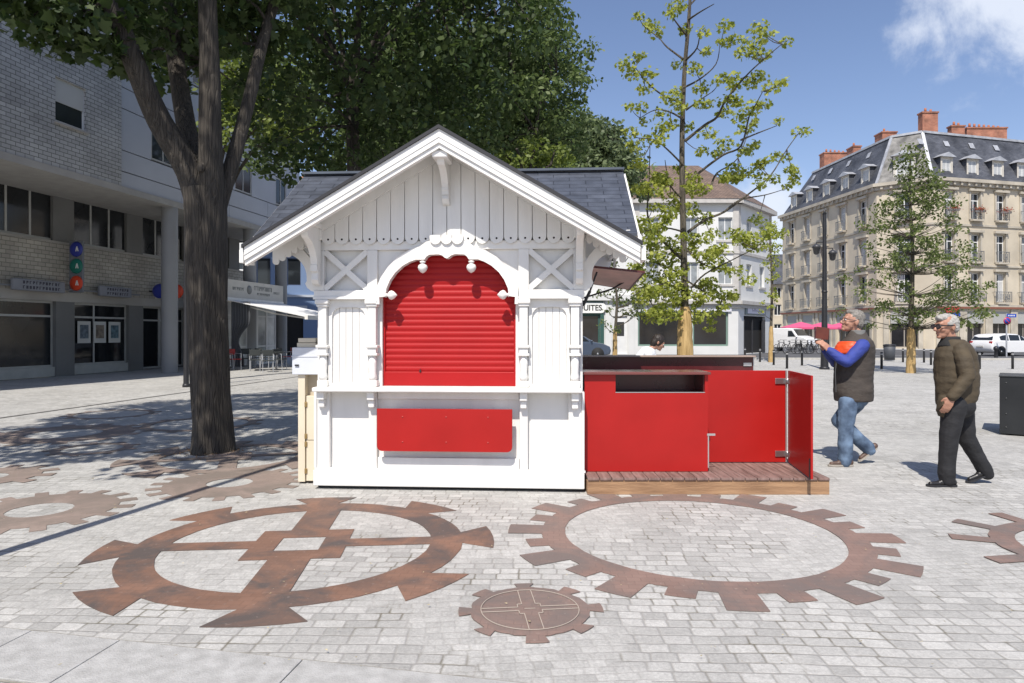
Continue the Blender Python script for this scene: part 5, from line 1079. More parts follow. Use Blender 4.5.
big_tree('linden_tree', 'broad bushy tree filling the middle of the row directly behind the gable', (-2.2, 26), .28, [(-2.4, 26, 9, 4.8, 3, 4.5), (-6.5, 27, 9.5, 4, 3, 4.5)], 250, .22, LM_M, OUT3, 24, 7, 85, .55, 1.0, 'trees behind the kiosk')
big_tree('linden_tree', 'small olive green tree peeping over the right slope of the gable', (.4, 15.5), .08, [(.45, 15.5, 4.9, .95, .8, 1.05)], 46, .11, LM_L, None, 25, 4, 70, .22, .4, 'trees behind the kiosk')
big_tree('linden_tree', 'light green tree seen between the limbs of the big tree beside the arcade', (-9.75, 22), .15, [(-8.2, 22, 8.4, 1.6, 1.6, 2.4)], 60, .17, LM_L, [(200, 150), (300, 150)], 26, 6, 70, .4, .7, 'trees behind the kiosk')
# ---- young staked trees
def wrap(t, p, r, z1):
    b = MB(); n = 14; L_ = [Vector((p[0], p[1], z1 * i / n)) for i in range(n + 1)]
    b.tube(L_, [r * (1.12 - .3 * (i / n) ** 2 + .05 * math.sin(i * 2.4)) for i in range(n)] + [r * .62], 18, wob=.2, seed=p[0]); return b.build('trunk_wrap', M_BURLAP, t, world=True, uv=False)
YT = 13.0; yt = thing('young_tree', 'slender young tree with sparse yellow green leaves behind the red terrace', 'tree', (px_(685, YT), YT, 0))
base = Vector((px_(685, YT), YT, 0)); wrap(yt, base, .145, EYE + (333 - 307) * YT / FPX)
rs = random.Random(31); b = MB(); Q = lambda px, py, d_=0: P(px, py, YT + d_)
limb(b, [base + Vector((0, 0, 1.8)), Q(685, 300), Q(683, 220), Q(682, 150, .05), Q(684, 80, .1), Q(688, 30), Q(690, 0), Q(692, -30), Q(694, -70)], .078, .014, 12, .1, 1); b.build('trunk', M_BARKY, yt, world=True, uv=False)
BR = [[(683,187),(700,172),(723,155),(741,146),(749,117),(756,104),(763,91)],[(685,141),(705,125),(717,117),(726,100),(746,76),(764,59),(782,44)],[(683,88),(700,79),(716,64),(720,44)],[(683,59),(667,47),(659,38),(647,29)],[(682,103),(661,94),(644,79),(635,67)],[(688,20),(700,12),(714,4)],
 [(685,262),(662,240),(648,218),(649,185),(650,145)],[(688,232),(705,220),(724,212),(746,196),(770,176),(787,149),(802,129)],[(691,288),(705,274),(730,261),(754,249)],[(711,187),(717,173),(738,158),(752,120)],[(741,140),(758,133),(776,126)],[(684,290),(665,284),(645,290),(632,296)],[(684,275),(655,262),(635,252),(625,262)],
 [(686,280),(705,292),(722,300)],[(687,250),(700,262),(716,270)],[(684,120),(670,112),(655,110),(640,118)],[(683,165),(668,150),(655,140),(640,138)],[(686,60),(697,48),(700,30)],[(724,212),(740,200),(765,195),(782,190)],[(684,200),(670,185),(665,160)],[(684,232),(665,228),(640,232)],[(686,110),(700,100),(712,92)],[(686,35),(676,22),(668,10)],[(690,5),(702,-8),(712,-20)]]
b = MB(); EN = []
for i, br in enumerate(BR):
    dp_ = rs.uniform(-1.5, 1.5); n_ = len(br); pts = [Q(x, y, dp_ * (k / (n_ - 1)) ** 1.2) for k, (x, y) in enumerate(br)]; qq = limb(b, pts, .032 if n_ > 4 else .022, .006, 6, .1, i); EN.append((br, dp_))
SP = [(130,55),(170,85),(190,105),(240,45),(265,20),(425,88),(540,92),(560,120),(635,140),(365,178),(425,140),(465,135),(490,178),(550,182),(520,150),(355,110),(290,100),(135,190),(85,220),(105,250),(170,248),(155,300),(265,220),(325,232),(345,300),(260,308),(240,335),(410,270),(455,265),(460,290),(525,278),(545,255),(585,298),(625,275),(470,340),(440,345),(560,355),(520,365),(605,410),(340,355),(370,355),(205,385),(140,365),(100,360),(150,415),(270,365),(245,425),(420,385),(480,395),(495,440),(525,420),(370,455),(430,490),(495,515),(470,600),(430,600),(545,555),(630,540),(690,450),(655,575),(665,605),(640,635),(110,450),(170,470),(215,440),(120,495),(200,480),(350,515),(300,430),(230,620),(160,640),(330,650),(120,640),(180,600),(130,560),(300,600),(350,640),(500,590)]
SP = [(600 + x / 3.4136, y / 3.4136) for x, y in SP]
SP += [(570 + x / 3.252, 160 + y / 3.252) for x, y in ((320,170),(350,165),(400,170),(300,70),(250,100),(410,60),(550,50),(500,60),(440,195),(540,240),(560,260),(610,190),(640,240),(600,280),(490,290),(420,310),(460,300),(340,300),(290,330),(240,330),(250,370),(300,380),(370,350),(330,270),(280,240),(440,340),(500,350),(540,360),(250,410),(220,420),(280,430),(330,430),(370,440),(410,440),(450,440),(490,445),(520,440),(240,450),(300,470),(340,500),(260,510),(300,520),(430,500),(460,520),(400,480),(330,120),(270,150),(230,220),(260,280),(320,350),(350,400),(430,400),(470,420),(230,390),(290,400),(460,240),(400,250),(660,60),(610,20),(340,460),(280,490),(480,490),(250,250),(300,200),(330,320))]
cl = []; allb = [(x, y, d_ * (k / (len(br) - 1)) ** 1.2) for br, d_ in EN for k, (x, y) in enumerate(br)]
tw = MB()
for (x, y) in SP:
    nb_ = min(allb, key=lambda c: (c[0] - x)**2 + (c[1] - y)**2); dd = nb_[2] + rs.uniform(-.25, .25); p = Q(x, y, dd); r = rs.uniform(.13, .22); cl.append((*p, r))
    limb(tw, [Q(nb_[0], nb_[1], nb_[2]), p.lerp(Q(nb_[0], nb_[1], nb_[2]), .5) + Vector((0, 0, -.04)), p], .010, .004, 5, 0, sub=2)
    if y > 150 and rs.random() < .9: p2 = Q(x + rs.uniform(-14, 14), y + rs.uniform(-9, 9), dd + rs.uniform(-.5, .5)); cl.append((*p2, r * .9))
b.v += tw.v; n0 = len(b.v) - len(tw.v); b.f += [tuple(i + n0 for i in f) for f in tw.f]; b.sm += tw.sm; b.build('branches', M_BARKY, yt, world=True, uv=False)
leaves('crown', cl, 46, .064, LM_Y, yt, T_LOBED, 3, flat=.62, up=.6, hang=.9)
def small_tree(label, px, D_, z_wrap, z0, z1, wid, lm, n, leaf, seed, wr=.11, per=60, rr=(.25, .45), group='young trees with straw wrapped trunks', lean=0, prof=None):
    x = px_(px, D_); t = thing('young_tree', label, 'tree', (x, D_, 0), 0, group); rs = random.Random(seed); base = Vector((x, D_, 0)); wrap(t, base, wr, z_wrap)
    b = MB(); spine = limb(b, [base + Vector((0, 0, z_wrap - .1)), base + Vector((.06, 0, z_wrap + (z1 - z_wrap) * .4)), base + Vector((-.05 + lean * .5, 0, z_wrap + (z1 - z_wrap) * .75)), base + Vector((lean, 0, z1 - .2))], wr * .68, .02, 10, .1, seed); b.build('trunk', M_BARKY, t, world=True, uv=False)
    cl = []; b = MB(); tries = 0
    while len(cl) < n and tries < 9000:
        tries += 1; f = rs.random(); z = z0 + (z1 - z0) * f; w = wid * (interp(prof, f) if prof else math.sin(PI * min(1, f * .85 + .12)) ** .7); a = rs.uniform(0, 2 * PI); rad = w * rs.uniform(.1, 1) ** .6; r = rs.uniform(*rr)
        c = (x + lean * f + rad * math.cos(a), D_ + rad * math.sin(a), z + rs.uniform(-.1, .1) - .12 * rad, r)
        if any((c[0]-k[0])**2 + (c[1]-k[1])**2 + (c[2]-k[2])**2 < (.42 * (r + k[3]))**2 for k in cl): continue
        cl.append(c); cv = Vector(c[:3]); s = min(spine, key=lambda p: abs(p.z - (cv.z - .25 - rad * .35))); s = min(spine, key=lambda p: abs(p.z - (cv.z - .15 - rad * .22))); limb(b, [s, s.lerp(cv, .55) + Vector((0, 0, -.06)), cv], .019, .005, 5, 0, sub=3)
    b.build('branches', M_BARKY, t, world=True, uv=False); leaves('crown', cl, per, leaf, lm, t, T_OVAL, seed, flat=.6, hang=.5); return t
small_tree('leafy young tree between the two men, before the stone corner building', 911, 25.9, 1.75, 1.9, 8.6, 2.75, LM_G, 185, .12, 41, .15, 44, (.22, .42), prof=[(0, .55), (.1, .95), (.2, 1), (.35, .78), (.6, .62), (.85, .3), (1, .08)])
small_tree('thin dark leaved young tree in front of the green antiques shopfront', 615, 21, 1.6, 1.7, 4.0, .9, LM_G, 26, .10, 42, .075, 34, (.16, .3))
small_tree('farthest slim young tree with straw wrapped trunk beside the white van', 771, 35.5, 1.9, 2.7, 7.5, .9, LM_Y, 24, .14, 43, .12, 30, (.18, .32), prof=[(0, 1), (.1, .9), (.15, .25), (.8, .5), (1, .2)])
# mulch and fallen leaves round the big trunk
rs = random.Random(5); b = MB()
for _ in range(420):
    a = rs.uniform(0, 2 * PI); r = .24 + abs(rs.gauss(0, .22)); c = Vector((-3.80 + r * math.cos(a), 8.70 + r * math.sin(a), .012 + rs.uniform(0, .02))); s = rs.uniform(.008, .022)
    b.add([c + Vector((rs.uniform(-s, s), rs.uniform(-s, s), rs.uniform(-.006, .012))) for _ in range(3)], [(0, 1, 2)])
tag(b.build('leaf_litter', mat('leaf_litter', (.20, .12, .06), .9, var=.5, vscale=20), uv=False), 'brown leaf litter round the foot of the big trunk', 'leaf litter', kind='stuff')
rs = random.Random(6); b = MB()
for _ in range(520):
    D_ = rs.uniform(3, 14) if rs.random() < .6 else rs.uniform(3, 6); c = Vector((rs.uniform(-.8, .8) * D_, D_, .018)); s = rs.uniform(.004, .014)
    if -2 < c.x < 3.1 and 6.3 < c.y < 9: continue
    b.add([c + Vector((rs.uniform(-s, s), rs.uniform(-s, s), rs.uniform(-.002, .005))) for _ in range(3)], [(0, 1, 2)])
tag(b.build('leaf_litter', mat('bud_scales', (.40, .34, .20), .9, var=.5, vscale=20), uv=False), 'scattered bud scales and crumbs on the paving', 'leaf litter', kind='stuff')
# ================================================================== people
M_SKIN = mat('skin', (.42, .22, .15), .5, var=.10, vscale=18); M_SKIN2 = mat('skin_tanned', (.38, .195, .13), .5, var=.12, vscale=18)
M_LENS = mat('spectacle_lens', (.10, .08, .08), .1)
def head_parts(mb, H, chin=1.0, nose=1.0):
    """H: 4x4 placing a head that looks along local -x, centre of the skull at the origin"""
    old = mb.M; mb.M = H
    mb.ell((.012, 0, .022), (.100, .076, .100)); mb.ell((-.030, 0, -.030), (.066, .060, .070)); mb.ell((-.045, 0, -.075), (.045, .045, .042)); mb.ell((-.078, 0, -.098 * chin), (.022, .024, .020))
    mb.caps((-.086, 0, .012), (-.112 * nose, 0, -.028), .011, .016, 8); mb.ell((-.100, 0, -.034), (.016, .022, .011)); mb.caps((-.080, -.034, .024), (-.080, .034, .024), .014, .014, 8)
    mb.ell((-.088, 0, -.062), (.017, .026, .009)); mb.ell((-.085, 0, -.074), (.016, .022, .008))
    for s in (-1, 1): mb.ell((-.062, s * .036, -.030), (.026, .024, .026)); mb.ell((.016, s * .078, -.014), (.020, .009, .032)); mb.ell((.022, s * .084, -.006), (.014, .006, .022))
    mb.M = old
def eyes_parts(root, H, body):
    b = MB(H)
    for s in (-1, 1): b.ell((-.083, s * .031, .002), (.010, .014, .009), 10, 6)
    e = b.build('eyes', mat('eye_white', (.6, .57, .54), .3), body, world=True); b = MB(H)
    for s in (-1, 1): b.ell((-.090, s * .031, .002), (.005, .006, .006), 8, 5)
    p = b.build('pupils', mat('pupil', (.02, .015, .012), .2), body, world=True); p.parent = e
def glasses(root, H, m, r=.026, thick=.0035):
    b = MB(H)
    for s in (-1, 1):
        n = 16; b.tube([(-.108, s * .034 + r * 1.15 * math.cos(2*PI*k/n), .002 + r * .8 * math.sin(2*PI*k/n)) for k in range(n + 1)], thick, 6, cap=False)
        b.bar((-.106, s * .063, .008), (.015, s * .084, .008), thick * 2, thick * 2.4); b.bar((.015, s * .084, .008), (.03, s * .083, -.015), thick * 2)
    b.bar((-.109, -.008, .006), (-.109, .008, .006), thick * 2); g = b.build('glasses', m, root, world=True); return g
def hand(mb, wrist, direc, side, up, curl=.9, s=1.0):
    """palm with four unequal bent fingers and a side thumb; side = thumb side, up = back of the hand"""
    w = Vector(wrist); d = Vector(direc).normalized(); sd_ = Vector(side); sd_ = (sd_ - d * sd_.dot(d)).normalized(); u = d.cross(sd_).normalized()
    if u.dot(Vector(up)) < 0: u = -u
    for k in range(4):
        o = (.030 - .020 * k) * s; ln = (.042, .047, .044, .035)[k] * s; base = w + d * .080 * s + sd_ * o
        mb.caps(w + d * .015 * s + sd_ * o * .7, base, .014 * s, .0125 * s, 8)
        p1 = base + (d * math.cos(curl * .5) - u * math.sin(curl * .5)) * ln; p2 = p1 + (d * math.cos(curl * 1.4) - u * math.sin(curl * 1.4)) * ln * .75; p3 = p2 + (d * math.cos(curl * 2.1) - u * math.sin(curl * 2.1)) * ln * .55
        mb.caps(base, p1, .0105 * s, .0098 * s, 8); mb.caps(p1, p2, .0098 * s, .009 * s, 8); mb.caps(p2, p3, .009 * s, .008 * s, 8)
    t0 = w + d * .022 * s + sd_ * .026 * s; t1 = t0 + (sd_ * .8 + d * .65 - u * .25) * .034 * s; t2 = t1 + (sd_ * .25 + d * .95 - u * .35) * .030 * s
    mb.caps(t0, t1, .014 * s, .011 * s, 8); mb.caps(t1, t2, .011 * s, .009 * s, 8)
def shoe(mb, heel, toe, w=.045, h=.075):
    heel, toe = Vector(heel), Vector(toe); d = toe - heel; mb.caps(heel + Vector((0, 0, h * .55)), heel + d * .45 + Vector((0, 0, h * .55)), h * .52, h * .50, 10); mb.caps(heel + d * .3 + Vector((0, 0, h * .42)), heel + d * .88 + Vector((0, 0, h * .34)), h * .45, h * .34, 10)
def sole(mb, heel, toe, w=.048):
    heel, toe = Vector(heel), Vector(toe); d = (toe - heel); n = Vector((-d.y, d.x, 0)).normalized(); pts = []
    for t, k in ((-.12, .5), (-.06, .85), (.1, .95), (.45, .8), (.75, 1.05), (.95, .75), (1.04, .3)): pts.append((t, k))
    up = Vector((0, 0, .018)); ring = [heel + d * t + n * w * k for t, k in pts] + [heel + d * t - n * w * k for t, k in pts[::-1]]; N_ = len(ring)
    mb.add(ring + [p + up for p in ring], [tuple(range(N_))[::-1], tuple(range(N_, 2 * N_))] + [(i, (i + 1) % N_, (i + 1) % N_ + N_, i + N_) for i in range(N_)])
def chain(mb, pts, rad, n=12):
    for i in range(len(pts) - 1): mb.caps(pts[i], pts[i+1], rad[i], rad[i+1], n)
def rings(mb, tab, T, s, ry, n=22, dy=0):
    """tab: (py, px_left, px_right[, ry])"""
    out_ = []
    for r in tab:
        p = T((r[1] + r[2]) / 2, r[0]); out_.append((p.x, p.y + dy, p.z, (r[2] - r[1]) / 2 / s, r[3] if len(r) > 3 else ry))
    mb.loft(out_[::-1], n)
# ---- man with the phone
D1 = 7.86; s1 = FPX / D1
def T1(px, py, o=0): return P(px, py, D1 + o)
def F1(px, py, o=0): q = P(px, py, D1); return Vector((P(px, py, D1 + o).x, D1 + o, q.z))
p1 = thing('person', 'grey haired man in blue, orange and brown padded vest jacket holding up a phone', 'person', (T1(849, 465).x, D1, 0))
H1 = Matrix.Translation(T1(852.3, 321.3)) @ Matrix.Rotation(R(9), 4, 'Y') @ Matrix.Rotation(R(-4), 4, 'Z') @ Matrix.Scale(1.08, 4)
hipn, hipf = T1(848, 403, -.08), T1(855, 402, .08); kn, kf = T1(846, 427, -.09), T1(839, 421, .10); an, af = T1(844.5, 456, -.08), T1(867, 447, .10)
shn, shf = T1(864, 345.5, -.17), T1(862, 345, .17); en, ef = T1(846.5, 362, -.21), T1(836.5, 362, .17); wn_, wf_ = T1(829.5, 351, -.09), T1(826, 351, .03)
b = MB(); head_parts(b, H1); chain(b, [T1(860, 340), T1(856.5, 332), T1(854, 326)], [.065, .058, .055]); chain(b, [T1(853, 395), T1(855, 370), T1(858, 345)], [.12, .12, .11])
for a in ((shn, en, wn_), (shf, ef, wf_)): chain(b, [T1(859, 345), a[0], a[1], a[2]], [.07, .045, .036, .028])
for a in ((hipn, kn, an), (hipf, kf, af)): chain(b, [T1(852, 393), *a], [.09, .07, .05, .035])
hand(b, wn_, (-.62, .12, .8), (-.2, .35, .9), (.2, -1, .2), .55, 1.1); hand(b, wf_, (-.6, -.1, .78), (.2, .3, .9), (-.2, 1, .1), .6, 1.0)
body1 = remesh(b, 'body', M_SKIN, p1, .0068, 2); eyes_parts(p1, H1, body1); glasses(p1, H1, mat('thin_metal_frame', (.12, .10, .10), .3, metal=.6), .022, .0022)
b = MB(H1); b.ell((.030, 0, .045), (.098, .083, .088)); b.ell((.060, 0, -.005), (.060, .078, .075)); b.ell((-.02, 0, .09), (.062, .060, .034)); remesh(b, 'hair', mat('grey_hair', (.20, .185, .165), .8, var=.4, vscale=60, bump=.5, bscale=120), p1, .008, 2, .006, 60)
b = MB(); rings(b, [(401, 836, 871.5, .185), (398, 835.5, 872, .192), (391, 834.5, 872.5, .19), (378, 834.5, 872.5, .165), (364, 835, 873.5, .165), (353, 836, 874, .17), (346, 839, 874, .175), (341, 843, 872, .16), (337, 846, 868, .12), (333, 848.5, 866, .085), (330.5, 849.5, 865, .075)], T1, s1, .16)
vest = remesh(b, 'vest', mat('brown_quilted_nylon', (.055, .045, .038), .8, var=.2, vscale=8, bump=1.0, bscale=13, stretch=(1, 1, 1.6)), p1, .011, 3, .006, 9, 1); vest['label'] = 'dark brown quilted vest'
b = MB(); rings(b, [(354, 835.2, 858, .160), (350, 835.6, 858, .168), (345, 838.0, 857, .168), (341.5, 841.3, 856, .16)], T1, s1, .16); o = remesh(b, 'chest_panel', mat('orange_nylon', (.75, .085, .02), .5, var=.1, vscale=8, bump=1.0, bscale=13, stretch=(1, 1, 1.6)), p1, .011, 3, .006, 14, 1); o['label'] = 'bright orange chest panel'
b = MB(); rings(b, [(338, 847.0, 867.5, .118), (334, 848.2, 865.6, .090), (330, 849.6, 864.6, .080)], T1, s1, .1); remesh(b, 'collar', mat('grey_fleece', (.14, .14, .135), .9, var=.2), p1, .01, 2, .004, 20)
b = MB(); chain(b, [shn + Vector((.0, .03, 0)), shn.lerp(en, .5), en, en.lerp(wn_, .55), wn_], [.080, .072, .064, .058, .048]); rs_ = remesh(b, 'sleeve', mat('royal_blue_nylon', (.028, .048, .25), .75, var=.18, vscale=9, bump=1.0, bscale=13, stretch=(1, 1, 1.6)), p1, .010, 3, .007, 11, 4)
b = MB(); chain(b, [shf, shf.lerp(ef, .5), ef, ef.lerp(wf_, .5), wf_], [.088, .080, .074, .064, .050]); remesh(b, 'sleeve', mat('royal_blue_nylon', (.030, .055, .30), .5), p1, .010, 3, .007, 11, 6)
M_DENIM = mat('blue_denim', (.050, .085, .155), .85, var=.4, vscale=7, bump=.9, bscale=16, col2=(.17, .25, .37))
b = MB(); b.ell(T1(853.5, 399), (.165, .145, .12)); chain(b, [hipn, hipn.lerp(kn, .5), kn, kn.lerp(an, .5), an + Vector((.01, 0, 0)), T1(845, 461, -.08)], [.105, .098, .085, .080, .080, .073]); chain(b, [hipf, hipf.lerp(kf, .5), kf, kf.lerp(af, .5), af, T1(869, 450, .10)], [.115, .100, .086, .078, .078, .068]); remesh(b, 'jeans', M_DENIM, p1, .011, 3, .008, 7, 3)
M_BROWNS = mat('brown_leather', (.10, .06, .045), .5, var=.2, vscale=15); M_SOLE = mat('pale_sole', (.35, .32, .28), .8)
for hl, te in ((F1(850, 464.6, -.08), F1(829, 464.6, -.08)), (F1(874.5, 451, .10), F1(859, 463, .10))):
    b = MB(); shoe(b, hl, te); x = remesh(b, 'shoe', M_BROWNS, p1, .008, 3); b = MB(); sole(b, hl, te); q = b.build('sole', M_SOLE, x, world=True)
b = MB(); b.tube([T1(837.5, 352, -.16), T1(835.2, 372, -.165), T1(836, 392, -.17)], .006, 6); b.build('zip', mat('dull_zip', (.12, .12, .12), .4, metal=.5), p1, world=True)
ph = thing('phone', 'phone in an opened reddish brown flip case held up by a man', 'phone', tuple(T1(820, 335, -.03)))
b = MB(); b.M = Matrix.Translation(T1(822.5, 333.5, -.045)) @ Matrix.Rotation(R(12), 4, 'Z') @ Matrix.Rotation(R(7), 4, 'Y'); b.cbox((-.085, -.006, -.066), (.080, .006, .070), .004); b.build('case_flap', mat('brown_leather_case', (.13, .035, .022), .5, var=.2, vscale=10), ph, world=True)
b = MB(); b.M = Matrix.Translation(T1(815, 333, -.02)) @ Matrix.Rotation(R(68), 4, 'Z') @ Matrix.Rotation(R(4), 4, 'Y'); b.cbox((-.075, -.007, -.068), (.075, .007, .068), .004); hs_ = b.build('handset', mat('maroon_case', (.05, .008, .012), .4), ph, world=True)
# ---- older man walking
D2 = 6.83; s2 = FPX / D2
def T2(px, py, o=0): return P(px, py, D2 + o)
def F2(px, py, o=0): q = P(px, py, D2); return Vector((P(px, py, D2 + o).x, D2 + o, q.z))
p2 = thing('person', 'white haired man in sunglasses, olive brown jacket and black trousers, walking with hand in pocket', 'person', (T2(950, 485).x, D2, 0))
H2 = Matrix.Translation(T2(946.2, 326.2)) @ Matrix.Rotation(R(-3), 4, 'Y') @ Matrix.Rotation(R(5), 4, 'Z') @ Matrix.Scale(1.04, 4)
hipn, hipf = T2(954, 405, -.085), T2(961, 405, .09); kn, kf = T2(949, 438, -.085), T2(965.5, 437, .09); an, af = T2(946.5, 474, -.07), T2(985, 470, .09)
shn, shf = T2(962, 350, -.15), T2(959, 350, .17); en, ef = T2(967.5, 377, -.215), T2(960, 378, .22); wn_, wf_ = T2(952, 397, -.20), T2(955, 399, .17)
b = MB(); head_parts(b, H2, 1.0, 1.04); chain(b, [T2(953, 343), T2(950, 337), T2(948, 330)], [.065, .056, .052]); chain(b, [T2(957, 400), T2(956, 375), T2(954, 350)], [.12, .12, .11])
for a in ((shn, en, wn_), (shf, ef, wf_)): chain(b, [T2(955, 350), a[0], a[1], a[2]], [.07, .045, .036, .028])
for a in ((hipn, kn, an), (hipf, kf, af)): chain(b, [T2(957, 400), *a], [.09, .07, .05, .035])
hand(b, wn_, (-.35, .1, -.9), (-.9, .2, .2), (0, -1, 0), .35); hand(b, wf_, (-.2, .0, -1), (-1, 0, 0), (0, 1, 0), .4)
body2 = remesh(b, 'body', M_SKIN2, p2, .0068, 2); eyes_parts(p2, H2, body2)
g = glasses(p2, H2, mat('black_frame', (.02, .018, .02), .3), .027, .0045); b = MB(H2)
for s in (-1, 1): b.ell((-.108, s * .034, .002), (.003, .028, .020), 14, 7)
b.build('lens', M_LENS, g, world=True)
b = MB(H2); b.ell((.036, 0, .036), (.084, .082, .080)); b.ell((.060, 0, -.012), (.054, .077, .066)); b.ell((-.02, 0, .082), (.072, .056, .030)); b.ell((-.0, .0, .025), (.058, .084, .048)); b.ell((-.045, 0, .080), (.052, .062, .034)); b.ell((-.01, 0, .100), (.07, .055, .022)); remesh(b, 'hair', mat('white_hair', (.36, .345, .32), .8, var=.2, vscale=60, bump=.5, bscale=120), p2, .008, 2, .008, 55, 3)
M_OLIVE = mat('olive_brown_nylon', (.066, .049, .028), .8, var=.22, vscale=6, bump=1.0, bscale=13, stretch=(1, 1, 1.6))
b = MB(); rings(b, [(405, 938, 971, .15), (399, 937, 975, .165), (391, 936.5, 976.5, .165), (380, 936, 977, .17), (366, 935.5, 977, .17), (356, 936.5, 974.5, .175), (349, 939, 971, .18), (343.5, 942, 966.5, .15), (339.5, 943.5, 962, .10)], T2, s2, .17)
fl_ = [T2(x, y) for x, y in ((936.5, 395), (948, 398), (944, 405), (938.5, 413), (936, 416.5), (933.8, 411), (934.5, 402))]; b.extr([(q.x, q.z) for q in fl_], D2 - .12, D2 - .02)
remesh(b, 'jacket', M_OLIVE, p2, .010, 3, .010, 7, 7)
b = MB(); rings(b, [(346, 939.0, 960, .12), (341, 941.2, 959.5, .092), (336.5, 943, 959.5, .078)], T2, s2, .1); c_ = remesh(b, 'collar', mat('black_knit', (.02, .02, .02), .9), p2, .010, 2, .004, 20)
b = MB(); b.extr([(T2(x, y).x, T2(x, y).z) for x, y in ((940, 347), (946, 343), (941, 366), (937, 388), (934.8, 388), (935, 366))], D2 - .16, D2 - .13)
b = MB(); chain(b, [shn + Vector((0, .03, 0)), shn.lerp(en, .5), en, en.lerp(wn_, .5), wn_], [.084, .077, .070, .060, .050]); b.tube([wn_.lerp(en, .12), wn_ + (wn_ - en).normalized() * .012], [.053, .050], 12); remesh(b, 'sleeve', M_OLIVE, p2, .010, 3, .009, 9, 9)
b = MB(); chain(b, [shf, shf.lerp(ef, .5), ef, ef.lerp(wf_, .5), wf_], [.088, .082, .074, .064, .052]); remesh(b, 'sleeve', M_OLIVE, p2, .010, 3, .012, 11, 10)
M_BLK = mat('black_trousers', (.014, .014, .016), .8, var=.3, vscale=6, bump=1.0, bscale=13, stretch=(1, 1, 1.6))
b = MB(); b.ell(T2(957, 405), (.17, .155, .14)); chain(b, [hipn, hipn.lerp(kn, .5), kn, kn.lerp(an, .5), an, T2(947, 479, -.07)], [.115, .102, .086, .080, .080, .072]); chain(b, [hipf, hipf.lerp(kf, .5), kf, kf.lerp(af, .5), af, T2(987, 473, .09)], [.115, .102, .086, .078, .076, .066]); remesh(b, 'trousers', M_BLK, p2, .011, 3, .008, 6, 12)
for hl, te in ((F2(953, 484.6, -.07), F2(927.5, 484.6, -.07)), (F2(989.5, 476, .09), F2(967, 484.4, .09))):
    b = MB(); shoe(b, hl, te, h=.07); x = remesh(b, 'shoe', mat('black_leather', (.015, .014, .014), .35), p2, .008, 3); b = MB(); sole(b, hl, te); b.build('sole', M_IRON, x, world=True)
# ---- woman bending forward beyond the terrace
D3 = 11.5; s3 = FPX / D3
def T3(px, py, o=0): return P(px, py, D3 + o)
def F3(px, py, o=0): q = P(px, py, D3); return Vector((P(px, py, D3 + o).x, D3 + o, q.z))
p3 = thing('person', 'dark haired person in a white top bending forward behind the red terrace', 'person', (T3(638, 423).x, D3, 0))
H3 = Matrix.Translation(T3(658.5, 342.5)) @ Matrix.Rotation(R(28), 4, 'Y') @ Matrix.Rotation(R(180), 4, 'Z')
b = MB(); head_parts(b, H3); chain(b, [T3(648, 351), T3(654, 347)], [.06, .05]); chain(b, [T3(634, 377), T3(641, 365), T3(647, 354)], [.12, .11, .10]); HP = ((T3(631, 379, -.09), T3(634, 400, -.09), T3(632, 418, -.09)), (T3(631, 379, .09), T3(632, 400, .09), T3(630, 418, .09))); SHD = ((T3(649, 355, -.17), T3(652, 371, -.2), T3(663, 376, -.12)), (T3(649, 355, .17), T3(654, 371, .2), T3(664, 376, .12)))
for a in SHD: chain(b, [T3(647, 355), *a], [.08, .05, .04, .027]); hand(b, a[2], (1, 0, -.2), (0, .2, 1), (0, 0, 1), .5, .95)
for a in HP: chain(b, [T3(633, 378), *a], [.09, .07, .05, .035])
bd = remesh(b, 'body', M_SKIN2, p3, .008, 2); eyes_parts(p3, H3, bd)
b = MB(H3); b.ell((.025, 0, .040), (.108, .092, .098)); b.ell((.07, 0, -.03), (.06, .085, .09)); b.ell((.0, .0, .0), (.06, .088, .07)); remesh(b, 'hair', mat('dark_hair', (.022, .015, .012), .6), p3, .010, 2, .006, 50)
b = MB(); chain(b, [T3(632, 380), T3(640, 366), T3(647, 355), T3(650, 352)], [.165, .16, .155, .09]); 
for a in SHD: chain(b, [a[0], a[1], a[2]], [.085, .065, .05])
remesh(b, 'top', mat('white_cotton', (.62, .64, .66), .9, var=.06), p3, .013, 3, .012, 10, 2)
b = MB(); b.ell(T3(632, 380), (.17, .17, .13))
for a in HP: chain(b, list(a), [.12, .09, .07])
remesh(b, 'trousers', mat('navy_trousers', (.02, .025, .045), .8), p3, .013, 3, .01, 10, 5)
for o in (-.09, .09):
    b = MB(); shoe(b, T3(630, 423, o), T3(642, 423, o)); b.M = Matrix(); x = remesh(b, 'shoe', M_IRON, p3, .010, 2)
# ================================================================== street furniture and vehicles
# lamp post standing just outside the frame on the left; its long shadow crosses the paving
lp = thing('lamp_post', 'slim black lamp post whose shadow stripes the paving left of the kiosk', 'lamp post', (-3.76, 3.9, 0))
b = MB(); b.tube([(0, 0, 0), (0, 0, .12), (0, 0, .9), (0, 0, 3), (0, 0, 6.0)], [.085, .08, .062, .05, .042], 16); b.build('post', M_IRON, lp)
b = MB(); b.lathe([(.045, 6.0), (.10, 6.03), (.09, 6.12), (.02, 6.22)], n=14); b.build('cap', M_IRON, lp)
